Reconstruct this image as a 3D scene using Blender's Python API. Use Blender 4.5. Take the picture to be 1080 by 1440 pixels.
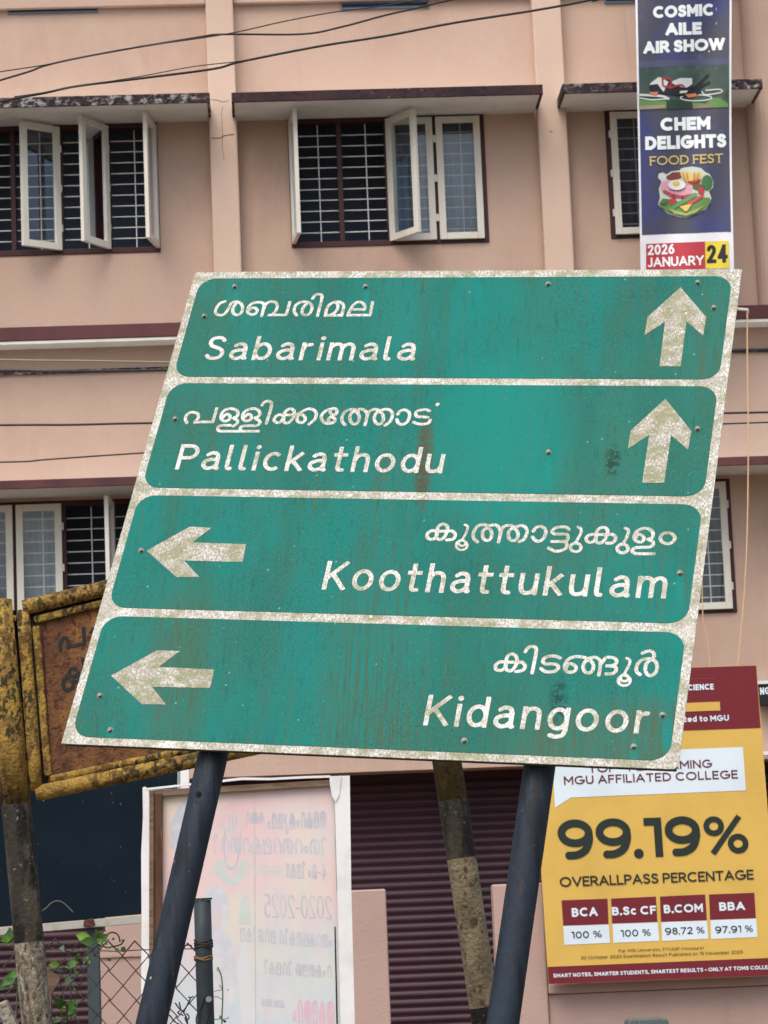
import bpy, bmesh, math, random
import numpy as np
from mathutils import Vector, Matrix
random.seed(7)
for o in list(bpy.data.objects): bpy.data.objects.remove(o)
SC = bpy.context.scene
COL = SC.collection
rad = math.radians

# ------------------------------------------------------------------ camera, sky, sun, exposure
FPX = 3860.0
PITCH, ROLL = rad(8.7), rad(-2.33)
CAM = np.array([0.0, 0.0, 1.6])
_f = np.array([0, math.cos(PITCH), math.sin(PITCH)])
_u = np.array([0, -math.sin(PITCH), math.cos(PITCH)])
_r = np.array([1.0, 0, 0])
CR = math.cos(ROLL) * _r + math.sin(ROLL) * _u
CU = -math.sin(ROLL) * _r + math.cos(ROLL) * _u
CF = _f
cd = bpy.data.cameras.new('camera')
cam = bpy.data.objects.new('camera', cd)
COL.objects.link(cam)
m = Matrix(((CR[0], CU[0], -CF[0], 0), (CR[1], CU[1], -CF[1], 0), (CR[2], CU[2], -CF[2], 1.6), (0, 0, 0, 1)))
cam.matrix_world = m
cd.sensor_width = 36
cd.lens = 36 * FPX / 1440
cd.clip_start = .1
cd.clip_end = 3000
cd.dof.use_dof = True
cd.dof.focus_distance = 7.4
cd.dof.aperture_fstop = 22
SC.camera = cam

SUN_EL, SUN_AZ = 58, 200           # azimuth clockwise from +Y
w = bpy.data.worlds.new('World')
SC.world = w
w.use_nodes = True
nt = w.node_tree
for n in list(nt.nodes): nt.nodes.remove(n)
sky = nt.nodes.new('ShaderNodeTexSky')
sky.sky_type = 'NISHITA'
sky.sun_disc = False
sky.sun_elevation = rad(SUN_EL)
sky.sun_rotation = rad(SUN_AZ)
sky.air_density = 1.3
sky.dust_density = 6
sky.ozone_density = 1.0
bg = nt.nodes.new('ShaderNodeBackground')
bg.inputs[1].default_value = .15
wo = nt.nodes.new('ShaderNodeOutputWorld')
nt.links.new(sky.outputs[0], bg.inputs[0])
nt.links.new(bg.outputs[0], wo.inputs[0])
sl = bpy.data.lights.new('sun', 'SUN')
sl.energy = 0.9
sl.angle = rad(40)
sl.color = (1, .97, .93)
sun = bpy.data.objects.new('sun', sl)
COL.objects.link(sun)
az = rad(SUN_AZ)
sd = Vector((math.sin(az) * math.cos(rad(SUN_EL)), math.cos(az) * math.cos(rad(SUN_EL)), math.sin(rad(SUN_EL))))
sun.rotation_euler = sd.to_track_quat('Z', 'Y').to_euler()
sun.location = (0, -5, 20)
SC.view_settings.view_transform = 'Standard'
SC.view_settings.look = 'None'
SC.view_settings.exposure = 0.34
SC.view_settings.gamma = 1
SC.render.engine = 'CYCLES'
SC.cycles.max_bounces = 6
SC.cycles.use_denoising = True

# ------------------------------------------------------------------ geometry helpers
def ray(x, y):
    return CR * (x - 540) + CU * (720 - y) + CF * FPX
class Plane:
    """a real plane in the place; P(x, y) is the point of it seen at pixel x, y of the photograph"""
    def __init__(s, O, n):
        s.O = np.array(O, float); s.n = np.array(n, float) / np.linalg.norm(n)
    def P(s, x, y, off=0.0):
        d = ray(x, y); O = s.O + s.n * off
        return CAM + d * (((O - CAM) @ s.n) / (d @ s.n))
    def PN(s, pts, off=0.0):
        pts = np.asarray(pts, float)
        d = CR[None] * (pts[:, :1] - 540) + CU[None] * (720 - pts[:, 1:2]) + CF[None] * FPX
        O = s.O + s.n * off
        return CAM[None] + d * (((O - CAM) @ s.n) / (d @ s.n))[:, None]

ORG = {}
def origin(o):
    return ORG.get(o.name, np.zeros(3)) if o else np.zeros(3)
def tag(o, label=None, cat=None, group=None, kind=None):
    if label: o['label'] = label
    if cat: o['category'] = cat
    if group: o['group'] = group
    if kind: o['kind'] = kind
    return o
def thing(name, loc, label, cat, group=None):
    o = bpy.data.objects.new(name, None)
    o.empty_display_size = .1
    COL.objects.link(o)
    o.location = tuple(loc)
    ORG[o.name] = np.array(loc, float)
    return tag(o, label, cat, group)
def wpos(o): return ORG[o.name]

class MB:
    def __init__(s): s.v = []; s.f = []; s.mi = []; s.uv = []; s.sm = []
    def add(s, vs, fs, mi=0, smooth=False):
        b = len(s.v); s.v += [tuple(map(float, v)) for v in vs]
        for f in fs:
            s.f.append(tuple(i + b for i in f)); s.mi.append(mi); s.sm.append(smooth)
    def hexa(s, c, mi=0):
        # c: 8 corners, 0-3 bottom ring, 4-7 top ring
        s.add(c, [(3, 2, 1, 0), (4, 5, 6, 7), (0, 1, 5, 4), (1, 2, 6, 5), (2, 3, 7, 6), (3, 0, 4, 7)], mi)
    def box(s, fr, a, b, mi=0):
        c = [(a[0], a[1], a[2]), (b[0], a[1], a[2]), (b[0], b[1], a[2]), (a[0], b[1], a[2]),
             (a[0], a[1], b[2]), (b[0], a[1], b[2]), (b[0], b[1], b[2]), (a[0], b[1], b[2])]
        s.hexa([fr(*p) for p in c], mi)
    def tube(s, pts, r, n=8, mi=0, cap=True, mis=None, smooth=True):
        pts = [np.array(p, float) for p in pts]
        rs = r if isinstance(r, (list, tuple)) else [r] * len(pts)
        ring = []; up = None
        for i, p in enumerate(pts):
            t = pts[min(i + 1, len(pts) - 1)] - pts[max(i - 1, 0)]
            t = t / (np.linalg.norm(t) + 1e-12)
            if up is None:
                up = np.array([0, 0, 1.0]) if abs(t[2]) < .9 else np.array([0, 1.0, 0])
            x = np.cross(up, t); x /= np.linalg.norm(x); y = np.cross(t, x); up = y
            ring.append([p + rs[i] * (x * math.cos(2 * math.pi * k / n) + y * math.sin(2 * math.pi * k / n)) for k in range(n)])
        b = len(s.v)
        for rg in ring: s.v += [tuple(q) for q in rg]
        for i in range(len(pts) - 1):
            for k in range(n):
                s.f.append((b + i * n + k, b + i * n + (k + 1) % n, b + (i + 1) * n + (k + 1) % n, b + (i + 1) * n + k))
                s.mi.append(mis[i] if mis else mi); s.sm.append(smooth)
        if cap:
            s.f.append(tuple(b + k for k in reversed(range(n)))); s.mi.append(mis[0] if mis else mi); s.sm.append(False)
            e = b + (len(pts) - 1) * n
            s.f.append(tuple(e + k for k in range(n))); s.mi.append(mis[-1] if mis else mi); s.sm.append(False)
    def prism(s, front, d, mi=0):
        front = [np.array(p, float) for p in front]; n = len(front)
        back = [p + d for p in front]
        s.add(front + back, [tuple(range(n)), tuple(reversed(range(n, 2 * n)))] +
              [((i + 1) % n, i, n + i, n + (i + 1) % n) for i in range(n)], mi)
    def build(s, name, mats, parent=None, uvf=None, bevel=0):
        me = bpy.data.meshes.new(name)
        off = wpos(parent) if parent else np.zeros(3)
        V = np.array(s.v, float).reshape(-1, 3) - off
        me.from_pydata(V.tolist(), [], s.f)
        if not isinstance(mats, (list, tuple)): mats = [mats]
        for mm in mats: me.materials.append(mm)
        me.polygons.foreach_set('material_index', s.mi)
        me.polygons.foreach_set('use_smooth', s.sm)
        if uvf:
            ul = me.uv_layers.new(name='UVMap')
            W = np.array(s.v, float)
            uv = uvf(W)
            li = np.zeros(len(me.loops), int); me.loops.foreach_get('vertex_index', li)
            ul.data.foreach_set('uv', uv[li].astype(float).ravel())
        me.update()
        o = bpy.data.objects.new(name, me)
        COL.objects.link(o)
        ORG[o.name] = off
        if parent: o.parent = parent
        if bevel:
            b = o.modifiers.new('b', 'BEVEL'); b.width = bevel; b.segments = 2; b.limit_method = 'ANGLE'
        return o

def world_frame(O, ax, ay, az_):
    O, ax, ay, az_ = [np.array(k, float) for k in (O, ax, ay, az_)]
    return lambda x, y, z: O + ax * x + ay * y + az_ * z

# ------------------------------------------------------------------ materials
def hexc(r, g, b):
    f = lambda c: ((c / 255 + .055) / 1.055) ** 2.4 if c / 255 > .04045 else c / 255 / 12.92
    return (f(r), f(g), f(b), 1)
def M(name, base, layers=(), rough=.8, metal=0, bump=None, coord='Object', spec=.3, alpha=None):
    m_ = bpy.data.materials.new(name); m_.use_nodes = True
    t = m_.node_tree; N = t.nodes; L = t.links
    p = N['Principled BSDF']
    p.inputs['Roughness'].default_value = rough
    p.inputs['Metallic'].default_value = metal
    p.inputs['Specular IOR Level'].default_value = spec
    base = tuple(base)[:3] + (1,)
    cur = None
    tc = N.new('ShaderNodeTexCoord')
    def mapped(st, seed):
        mp = N.new('ShaderNodeMapping'); mp.inputs['Scale'].default_value = st
        mp.inputs['Location'].default_value = (seed * 3.17, seed * 1.71, seed * 2.3)
        L.new(tc.outputs[coord], mp.inputs[0]); return mp
    for i, l in enumerate(layers):
        mp = mapped(l.get('st', (1, 1, 1)), l.get('seed', i + 1))
        if l.get('kind') == 'voronoi':
            nz = N.new('ShaderNodeTexVoronoi'); nz.inputs['Scale'].default_value = l['s']; out = nz.outputs['Distance']
            nz.inputs['Randomness'].default_value = 1
        else:
            nz = N.new('ShaderNodeTexNoise'); nz.inputs['Scale'].default_value = l['s']
            nz.inputs['Detail'].default_value = l.get('d', 6); nz.inputs['Roughness'].default_value = l.get('r', .6)
            nz.inputs['Distortion'].default_value = l.get('dist', 0); out = nz.outputs['Fac']
        L.new(mp.outputs[0], nz.inputs['Vector'])
        mr = N.new('ShaderNodeMapRange'); mr.interpolation_type = 'SMOOTHSTEP'
        mr.inputs['From Min'].default_value = l['lo']; mr.inputs['From Max'].default_value = l['hi']
        mr.inputs['To Min'].default_value = 0; mr.inputs['To Max'].default_value = l.get('f', 1)
        L.new(out, mr.inputs['Value'])
        fac = mr.outputs[0]
        if 'mask' in l:           # a second, larger noise that breaks the first up into patches
            s2, lo2, hi2 = l['mask']
            mp2 = mapped(l.get('mst', (1, 1, 1)), l.get('seed', i + 1) + 20)
            n2 = N.new('ShaderNodeTexNoise'); n2.inputs['Scale'].default_value = s2; n2.inputs['Detail'].default_value = 4
            L.new(mp2.outputs[0], n2.inputs['Vector'])
            m2 = N.new('ShaderNodeMapRange'); m2.inputs['From Min'].default_value = lo2; m2.inputs['From Max'].default_value = hi2
            L.new(n2.outputs['Fac'], m2.inputs['Value'])
            mu = N.new('ShaderNodeMath'); mu.operation = 'MULTIPLY'
            L.new(fac, mu.inputs[0]); L.new(m2.outputs[0], mu.inputs[1]); fac = mu.outputs[0]
        if 'at' in l:             # a stain with a place of its own: (x, y, radius x, radius y) in UV metres
            cx, cy, rx, ry = l['at']
            sp = N.new('ShaderNodeSeparateXYZ'); L.new(tc.outputs[coord], sp.inputs[0])
            def term(o, c, r):
                a = N.new('ShaderNodeMath'); a.operation = 'SUBTRACT'; L.new(o, a.inputs[0]); a.inputs[1].default_value = c
                b = N.new('ShaderNodeMath'); b.operation = 'DIVIDE'; L.new(a.outputs[0], b.inputs[0]); b.inputs[1].default_value = r
                c_ = N.new('ShaderNodeMath'); c_.operation = 'MULTIPLY'; L.new(b.outputs[0], c_.inputs[0]); L.new(b.outputs[0], c_.inputs[1])
                return c_.outputs[0]
            ad = N.new('ShaderNodeMath'); ad.operation = 'ADD'
            L.new(term(sp.outputs[0], cx, rx), ad.inputs[0]); L.new(term(sp.outputs[1], cy, ry), ad.inputs[1])
            m3 = N.new('ShaderNodeMapRange'); m3.interpolation_type = 'SMOOTHSTEP'
            m3.inputs['From Min'].default_value = 1; m3.inputs['From Max'].default_value = 0
            L.new(ad.outputs[0], m3.inputs['Value'])
            mu = N.new('ShaderNodeMath'); mu.operation = 'MULTIPLY'
            L.new(fac, mu.inputs[0]); L.new(m3.outputs[0], mu.inputs[1]); fac = mu.outputs[0]
        mx = N.new('ShaderNodeMix'); mx.data_type = 'RGBA'
        L.new(fac, mx.inputs[0])
        if cur is None: mx.inputs[6].default_value = base
        else: L.new(cur, mx.inputs[6])
        mx.inputs[7].default_value = tuple(l['c'])[:3] + (1,)
        cur = mx.outputs[2]
    if cur is None: p.inputs['Base Color'].default_value = base
    else: L.new(cur, p.inputs['Base Color'])
    if bump:
        mp = mapped(bump[2] if len(bump) > 2 else (1, 1, 1), 9)
        nz = N.new('ShaderNodeTexNoise'); nz.inputs['Scale'].default_value = bump[0]; nz.inputs['Detail'].default_value = 8
        L.new(mp.outputs[0], nz.inputs['Vector'])
        bp = N.new('ShaderNodeBump'); bp.inputs['Strength'].default_value = bump[1]; bp.inputs['Distance'].default_value = .01
        L.new(nz.outputs['Fac'], bp.inputs['Height']); L.new(bp.outputs[0], p.inputs['Normal'])
    if alpha is not None: p.inputs['Alpha'].default_value = alpha
    return m_

WALLC = (.56, .412, .342)
m_wall = M('plaster_pink', WALLC, [dict(c=(.46, .32, .255), s=.7, lo=.4, hi=.72, f=.85), dict(c=(.30, .20, .16), s=5, lo=.60, hi=.80, st=(1, 1, .06), f=.55, seed=31, mask=(.8, .45, .65)), dict(c=(.58, .45, .38), s=7, lo=.5, hi=.7, st=(1, 1, .25), f=.35, seed=33), dict(c=(.26, .17, .13), s=26, lo=.70, hi=.78, f=.45, seed=35), dict(c=(.56, .41, .34), s=3.2, lo=.5, hi=.8, f=.5),
     dict(c=(.38, .24, .19), s=2.2, lo=.6, hi=.85, st=(1, 1, .12), f=.45), dict(c=(.43, .30, .25), s=60, lo=.45, hi=.75, f=.25, d=3)], .9, bump=(60, .25))
m_pillar = M('plaster_pale', (.64, .49, .41), [dict(c=(.56, .41, .34), s=1.1, lo=.4, hi=.8, f=.6), dict(c=(.68, .54, .46), s=6, lo=.5, hi=.8, f=.4),
     dict(c=(.3, .18, .14), s=4, lo=.64, hi=.8, st=(1, 1, .2), f=.35)], .9, bump=(70, .25))
m_low = M('plaster_low', (.48, .345, .31), [dict(c=(.41, .29, .26), s=1.2, lo=.4, hi=.75, f=.7), dict(c=(.26, .17, .14), s=3, lo=.6, hi=.8, st=(1, 1, .25), f=.35),
     dict(c=(.2, .13, .11), s=40, lo=.62, hi=.8, f=.3)], .9, bump=(50, .3))
m_hoodw = M('soffit_white', (.78, .80, .78), [dict(c=(.62, .63, .61), s=1.4, lo=.4, hi=.8, f=.7), dict(c=(.55, .52, .48), s=5, lo=.5, hi=.8, f=.5)], .9, bump=(40, .2))
m_fascia = M('maroon_fascia_peeled', (.045, .022, .026), [dict(c=(.016, .012, .015), s=3.5, lo=.4, hi=.65, f=.8), dict(c=(.40, .42, .43), s=14, lo=.47, hi=.60, st=(1, 1, 1.8), f=.8, mask=(1.1, .36, .52), d=9, r=.7),
     dict(c=(.010, .009, .012), s=22, lo=.50, hi=.60, f=.9, seed=8)], .8, bump=(30, .4))
m_fasciad = M('maroon_fascia_dark', (.050, .024, .030), [dict(c=(.020, .014, .018), s=3.5, lo=.4, hi=.65, f=.8), dict(c=(.36, .38, .40), s=16, lo=.60, hi=.68, st=(1, 1, 1.8), f=.7, mask=(.9, .5, .62), d=9, r=.7),
     dict(c=(.012, .010, .013), s=22, lo=.52, hi=.64, f=.8, seed=8)], .8, bump=(30, .4))
m_fascia2 = M('maroon_clean', (.12, .045, .050), [dict(c=(.045, .026, .032), s=2.5, lo=.42, hi=.75, st=(1, 1, .3), f=.7), dict(c=(.17, .06, .06), s=8, lo=.5, hi=.8, f=.4)], .75)
m_frame = M('maroon_frame', (.060, .020, .024), [dict(c=(.025, .014, .02), s=3, lo=.4, hi=.75, f=.8)], .5)
m_cream = M('cream_paint', (.70, .70, .64), [dict(c=(.42, .37, .27), s=5, lo=.5, hi=.8, f=.5, st=(1, 1, .5)), dict(c=(.2, .17, .13), s=30, lo=.68, hi=.76, f=.6)], .55)
m_grille = M('grille_paint', (.66, .67, .67), [dict(c=(.36, .33, .30), s=20, lo=.55, hi=.75, f=.6)], .6)
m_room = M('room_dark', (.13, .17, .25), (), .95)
m_curtain = M('curtain', (.40, .46, .54), [dict(c=(.25, .30, .38), s=10, lo=.35, hi=.7, st=(3, 3, .15), f=.9)], .9)
m_curtain2 = M('dark_curtain', (.13, .15, .19), [dict(c=(.06, .07, .1), s=8, lo=.35, hi=.7, st=(3, 3, .4), f=.9)], .9)
m_shutter = M('shutter_maroon', (.060, .026, .040), [dict(c=(.03, .016, .026), s=1.5, lo=.35, hi=.75, f=.8), dict(c=(.10, .05, .065), s=30, lo=.6, hi=.8, st=(.3, 1, 1), f=.4)], .5)
m_cable = M('cable_black', (.02, .022, .024), (), .5)
m_cableb = M('cable_beige', (.3, .26, .17), (), .6)
m_orange = M('cable_orange', (.66, .46, .28), (), .5)
m_whitep = M('white_plastic', (.62, .62, .6), (), .4)
m_navy = M('navy_sheet', (.006, .013, .022), [dict(c=(.010, .019, .030), s=2, lo=.4, hi=.7, f=.8), dict(c=(.25, .25, .25), s=70, lo=.79, hi=.8, f=.7, d=1)], .85, spec=.08)
m_rim = M('grey_rim', (.40, .40, .36), [dict(c=(.16, .15, .10), s=9, lo=.5, hi=.75, f=.7, st=(1, 1, 2))], .8)
m_pole = M('pole_blueblack', (.018, .028, .044), [dict(c=(.032, .050, .078), s=6, lo=.4, hi=.7, f=.8, st=(1, 1, .4)), dict(c=(.085, .06, .04), s=22, lo=.58, hi=.70, f=.6, st=(1, 1, .35)), dict(c=(.008, .010, .014), s=30, lo=.5, hi=.62, st=(1, 1, .12), f=.7, seed=18), dict(c=(.10, .11, .12), s=90, lo=.66, hi=.70, f=.7, st=(1, 1, .4), seed=19),
     dict(c=(.5, .5, .45), s=17, lo=.045, hi=.035, kind='voronoi', f=.8, st=(1, 1, .6))], .62, bump=(60, .15), spec=.3)
m_galv = M('post_greyblue', (.05, .07, .085), [dict(c=(.03, .04, .05), s=9, lo=.4, hi=.7, f=.7), dict(c=(.10, .13, .15), s=25, lo=.6, hi=.8, f=.5)], .5)
m_wire = M('fence_wire', (.10, .09, .085), [dict(c=(.05, .035, .03), s=20, lo=.4, hi=.7, f=.7)], .6, metal=.4)
m_yel = M('yellow_rusty', (.40, .260, .055), [dict(c=(.25, .150, .040), s=14, lo=.40, hi=.64, f=.85, st=(1, 1, .5)), dict(c=(.11, .06, .02), s=44, lo=.46, hi=.55, f=.9, st=(1, 1, .5), mask=(6, .36, .52)),
     dict(c=(.024, .022, .014), s=48, lo=.49, hi=.56, f=.9, st=(1, 1, .7), mask=(6, .44, .56), seed=5), dict(c=(.13, .13, .045), s=80, lo=.57, hi=.63, f=.7, seed=8), dict(c=(.50, .36, .12), s=55, lo=.62, hi=.68, f=.7, seed=9)], .9, bump=(80, .9))
m_olive = M('post_brown_olive', (.10, .075, .028), [dict(c=(.045, .035, .015), s=7, lo=.4, hi=.65, f=.9, st=(1, 1, .3)), dict(c=(.16, .12, .05), s=40, lo=.5, hi=.65, f=.7, st=(1, 1, .6)), dict(c=(.03, .028, .018), s=60, lo=.55, hi=.62, f=.7)], .85, bump=(70, .5))
m_yelblk = M('post_black', (.030, .027, .022), [dict(c=(.10, .085, .06), s=12, lo=.42, hi=.7, f=.8, st=(1, 1, .3)), dict(c=(.006, .006, .006), s=14, lo=.5, hi=.6, f=.9, st=(1, 1, .4), seed=4),
     dict(c=(.24, .23, .20), s=55, lo=.64, hi=.68, f=.7)], .75, bump=(60, .5))
m_postcr = M('post_cream', (.27, .22, .14), [dict(c=(.15, .12, .075), s=16, lo=.38, hi=.65, f=.9, st=(1, 1, .7)), dict(c=(.06, .05, .03), s=34, lo=.54, hi=.62, f=.9), dict(c=(.38, .34, .25), s=40, lo=.6, hi=.68, f=.8, seed=6)], .9, bump=(80, .7))
m_postgr = M('post_grey', (.20, .175, .135), [dict(c=(.32, .29, .24), s=45, lo=.5, hi=.6, f=.9, st=(1, 1, .5)), dict(c=(.10, .085, .065), s=80, lo=.48, hi=.58, f=.9, st=(1, 1, .5), seed=4), dict(c=(.04, .034, .026), s=30, lo=.58, hi=.64, f=.9, st=(1, 1, .5), seed=14),
     dict(c=(.4, .33, .25), s=30, lo=.64, hi=.7, f=.8, seed=7)], .95, bump=(60, .9))
m_rust = M('rusty_panel', (.19, .090, .036), [dict(c=(.10, .048, .026), s=9, lo=.4, hi=.65, f=.85, st=(1, 1, .5)), dict(c=(.34, .17, .05), s=13, lo=.55, hi=.68, f=.8, st=(1, 1, .3), seed=3),
     dict(c=(.07, .02, .018), s=60, lo=.52, hi=.62, f=.85), dict(c=(.045, .016, .02), s=5, lo=.58, hi=.7, f=.7, seed=9)], .9, bump=(90, .6))
m_oldink = M('faded_black_letters', (.018, .024, .026), [dict(c=(.09, .06, .035), s=60, lo=.55, hi=.66, f=.8)], .8)
m_wood = M('old_wood', (.12, .062, .035), [dict(c=(.055, .028, .018), s=9, lo=.4, hi=.65, f=.9, st=(3, 3, .4)), dict(c=(.2, .13, .08), s=40, lo=.55, hi=.7, f=.6, st=(2, 2, .2))], .9, bump=(40, .5, (3, 3, .3)))
m_wood2 = M('greyed_wood', (.2, .14, .10), [dict(c=(.09, .06, .04), s=12, lo=.45, hi=.65, f=.8, st=(.5, 3, 3))], .9)
m_flexw = M('flex_white', (.80, .82, .85), [dict(c=(.55, .55, .56), s=5, lo=.45, hi=.75, f=.5)], .55)
m_steel = M('bolt_steel', (.16, .17, .16), [dict(c=(.07, .06, .05), s=300, lo=.5, hi=.6, f=.8)], .5, metal=.6)
m_hole = M('hole_black', (.004, .004, .004), (), .9)
m_ground = M('ground_dirt', (.16, .13, .10), [dict(c=(.10, .08, .06), s=.8, lo=.4, hi=.7, f=.8), dict(c=(.06, .08, .03), s=2, lo=.6, hi=.7, f=.7)], .95, bump=(20, .5))
m_conc = M('concrete_slab', (.30, .28, .24), [dict(c=(.10, .09, .075), s=60, lo=.5, hi=.6, f=.9), dict(c=(.42, .4, .36), s=40, lo=.62, hi=.7, f=.7)], .95, bump=(60, .7))
m_crack = M('crack_line', (.10, .06, .05), (), .95)
m_tin = M('brass_wire', (.38, .24, .09), (), .5, metal=.3)

# ------------------------------------------------------------------ stroke lettering, cut as one clean outline
G = {
'A': ".8;L 0 0 .4 1 .8 0;L .14 .32 .66 .32", 'B': ".6;L 0 0 0 1;L 0 1 .3 1;E .3 .77 .25 .23 90 -90;L 0 .54 .32 .54;E .32 .27 .28 .27 90 -90;L .32 0 0 0",
'C': ".82;E .48 .5 .48 .5 48 312", 'D': ".75;L 0 0 0 1;L 0 1 .25 1;E .25 .5 .5 .5 90 -90;L .25 0 0 0", 'E': ".52;L .52 1 0 1 0 0 .52 0;L 0 .52 .46 .52",
'F': ".5;L .5 1 0 1 0 0;L 0 .5 .44 .5", 'G': ".92;E .48 .5 .48 .5 48 356;L .94 .47 .55 .47", 'H': ".68;L 0 0 0 1;L .68 0 .68 1;L 0 .5 .68 .5", 'I': "0;L 0 0 0 1",
'J': ".4;L .4 1 .4 .24;E .19 .24 .21 .24 0 -150", 'K': ".62;L 0 0 0 1;L .6 1 0 .36;L .2 .57 .62 0", 'L': ".48;L 0 1 0 0 .48 0", 'M': ".84;L 0 0 0 1 .42 .35 .84 1 .84 0",
'N': ".7;L 0 0 0 1 .7 0 .7 1", 'O': ".98;E .49 .5 .49 .5 0 360", 'P': ".58;L 0 0 0 1;L 0 1 .3 1;E .3 .73 .28 .27 90 -90;L .3 .46 0 .46",
'R': ".62;L 0 0 0 1;L 0 1 .3 1;E .3 .73 .28 .27 90 -90;L .3 .46 0 .46;L .3 .46 .62 0", 'S': ".56;S .53 .84 .42 .97 .26 1 .08 .93 .03 .76 .12 .6 .3 .52 .48 .42 .55 .25 .47 .07 .28 0 .1 .04 0 .15",
'T': ".66;L 0 1 .66 1;L .33 1 .33 0", 'U': ".66;L 0 1 0 .33;E .33 .33 .33 .33 180 360;L .66 .33 .66 1", 'V': ".8;L 0 1 .4 0 .8 1", 'W': "1.2;L 0 1 .3 0 .6 1 .9 0 1.2 1",
'Y': ".72;L 0 1 .36 .48 .72 1;L .36 .48 .36 0", 'X': ".7;L 0 0 .7 1;L 0 1 .7 0",
'0': ".6;E .3 .5 .3 .5 0 360", '1': ".24;L 0 .98 .24 .98 .24 0", '2': ".55;S 0 .8 .09 .95 .27 1 .46 .93 .52 .75 .45 .56 .28 .34 0 0;L 0 0 .55 0", '3': ".54;S .02 .9 .25 1 .47 .9 .48 .7 .36 .56 .18 .54;S .18 .54 .42 .5 .54 .3 .47 .1 .25 0 0 .1",
'4': ".6;L .42 0 .42 1 0 .28 .6 .28", '5': ".55;L .5 1 .1 1 .05 .58;S .05 .58 .28 .62 .5 .5 .54 .3 .45 .08 .25 0 0 .1", '6': ".56;S .46 1 .2 .78 .03 .45 0 .3;E .28 .3 .28 .3 0 360",
'7': ".55;L 0 1 .55 1 .15 0", '8': ".56;E .28 .77 .23 .23 0 360;E .28 .27 .28 .27 0 360", '9': ".66;E .33 .69 .33 .31 0 360;S .66 .69 .655 .46 .56 .17 .36 .02 .12 0",
'%': ".92;E .18 .78 .18 .22 0 360;E .74 .22 .18 .22 0 360;L .76 1 .16 0", '.': "0;D 0 0", ',': ".05;L .05 .06 0 -.14", '-': ".3;L 0 .42 .3 .42", '(': ".2;S .2 1.1 .02 .8 0 .5 .02 .2 .2 -.1", ')': ".2;S 0 1.1 .18 .8 .2 .5 .18 .2 0 -.1",
'a': ".5;S .06 .6 .22 .7 .4 .65 .46 .46;L .46 .46 .46 .04;S .46 .04 .48 0 .52 .01;S .46 .4 .22 .4 .02 .3 .0 .12 .15 0 .33 .04 .46 .18", 'b': ".52;L 0 0 0 1;E .26 .35 .26 .35 0 360", 'c': ".48;E .28 .35 .28 .35 48 312",
'd': ".52;L .52 0 .52 1;E .26 .35 .26 .35 0 360", 'e': ".54;E .27 .35 .27 .35 0 318;L 0 .35 .54 .35", 'f': ".34;S .36 .98 .2 1 .12 .82;L .12 .82 .12 0;L 0 .66 .32 .66",
'g': ".52;E .26 .35 .26 .35 0 360;L .52 .7 .52 -.04;S .52 -.04 .45 -.24 .25 -.3 .04 -.25", 'h': ".46;L 0 0 0 1;S 0 .42 .09 .63 .26 .7 .42 .62 .46 .42;L .46 .42 .46 0", 'i': "0;L 0 0 0 .7;D 0 .98",
'k': ".46;L 0 0 0 1;L .42 .7 .0 .26;L .14 .4 .46 0", 'l': ".15;L 0 1 0 .16;S 0 .16 .03 .02 .15 0", 'm': ".82;L 0 0 0 .7;S 0 .5 .1 .65 .24 .7 .37 .63 .41 .46;L .41 .46 .41 0;S .41 .5 .51 .65 .65 .7 .78 .63 .82 .46;L .82 .46 .82 0",
'n': ".46;L 0 0 0 .7;S 0 .42 .09 .63 .26 .7 .42 .62 .46 .42;L .46 .42 .46 0", 'o': ".56;E .28 .35 .28 .35 0 360", 'p': ".52;L 0 -.3 0 .7;E .26 .35 .26 .35 0 360", 'r': ".3;L 0 0 0 .7;S 0 .42 .08 .62 .3 .68",
's': ".4;S .38 .6 .2 .7 .03 .6 .06 .45 .22 .37 .38 .26 .38 .1 .2 0 0 .08", 't': ".34;L .13 .97 .13 .16;S .13 .16 .17 .02 .33 0;L 0 .68 .34 .68", 'u': ".48;L 0 .7 0 .28;S 0 .28 .06 .06 .22 0 .4 .08 .48 .28;L .48 .7 .48 0",
'v': ".5;L 0 .7 .25 0 .5 .7", 'x': ".46;L 0 0 .46 .7;L 0 .7 .46 0", 'y': ".48;L 0 .7 .24 0;L .48 .7 .12 -.3",
# bare round and upright strokes for the faint mirrored script on the flex
'~': ".5;S 0 0 -.02 .5 .12 .9 .3 .95 .42 .6 .4 0", '^': ".6;S 0 0 -.05 .6 .15 .95 .32 .7 .3 .2 .15 0 .2 .5 .4 .95 .6 .6 .55 0", '#': ".6;E .15 .3 .15 .3 0 360;E .3 .6 .15 .35 0 360;S .4 .5 .6 .5 .6 .05 .4 0",
'_': ".5;S 0 0 0 .8 .2 .95 .35 .6 .1 .4;L 0 0 .45 0 .5 .9", '*': ".3;S .25 .9 .3 .5 .1 .1;E .1 -.15 .12 .16 0 360", '+': ".3;S 0 .9 .15 1.15 .3 .9;L .3 .9 .25 0", '@': ".2;E .1 .3 .12 .2 0 360",
}
def catmull(P, n=8):
    P = [np.array(p, float) for p in P]
    if len(P) < 3: return P
    Q = [2 * P[0] - P[1]] + P + [2 * P[-1] - P[-2]]; out = []
    if np.allclose(P[0], P[-1]): Q[0] = P[-2]; Q[-1] = P[1]
    for i in range(1, len(Q) - 2):
        a, b, c, d = Q[i - 1:i + 3]
        for k in range(n):
            t = k / n
            out.append(.5 * ((2 * b) + (c - a) * t + (2 * a - 5 * b + 4 * c - d) * t * t + (3 * b - a - 3 * c + d) * t ** 3))
    out.append(P[-1]); return out
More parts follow.
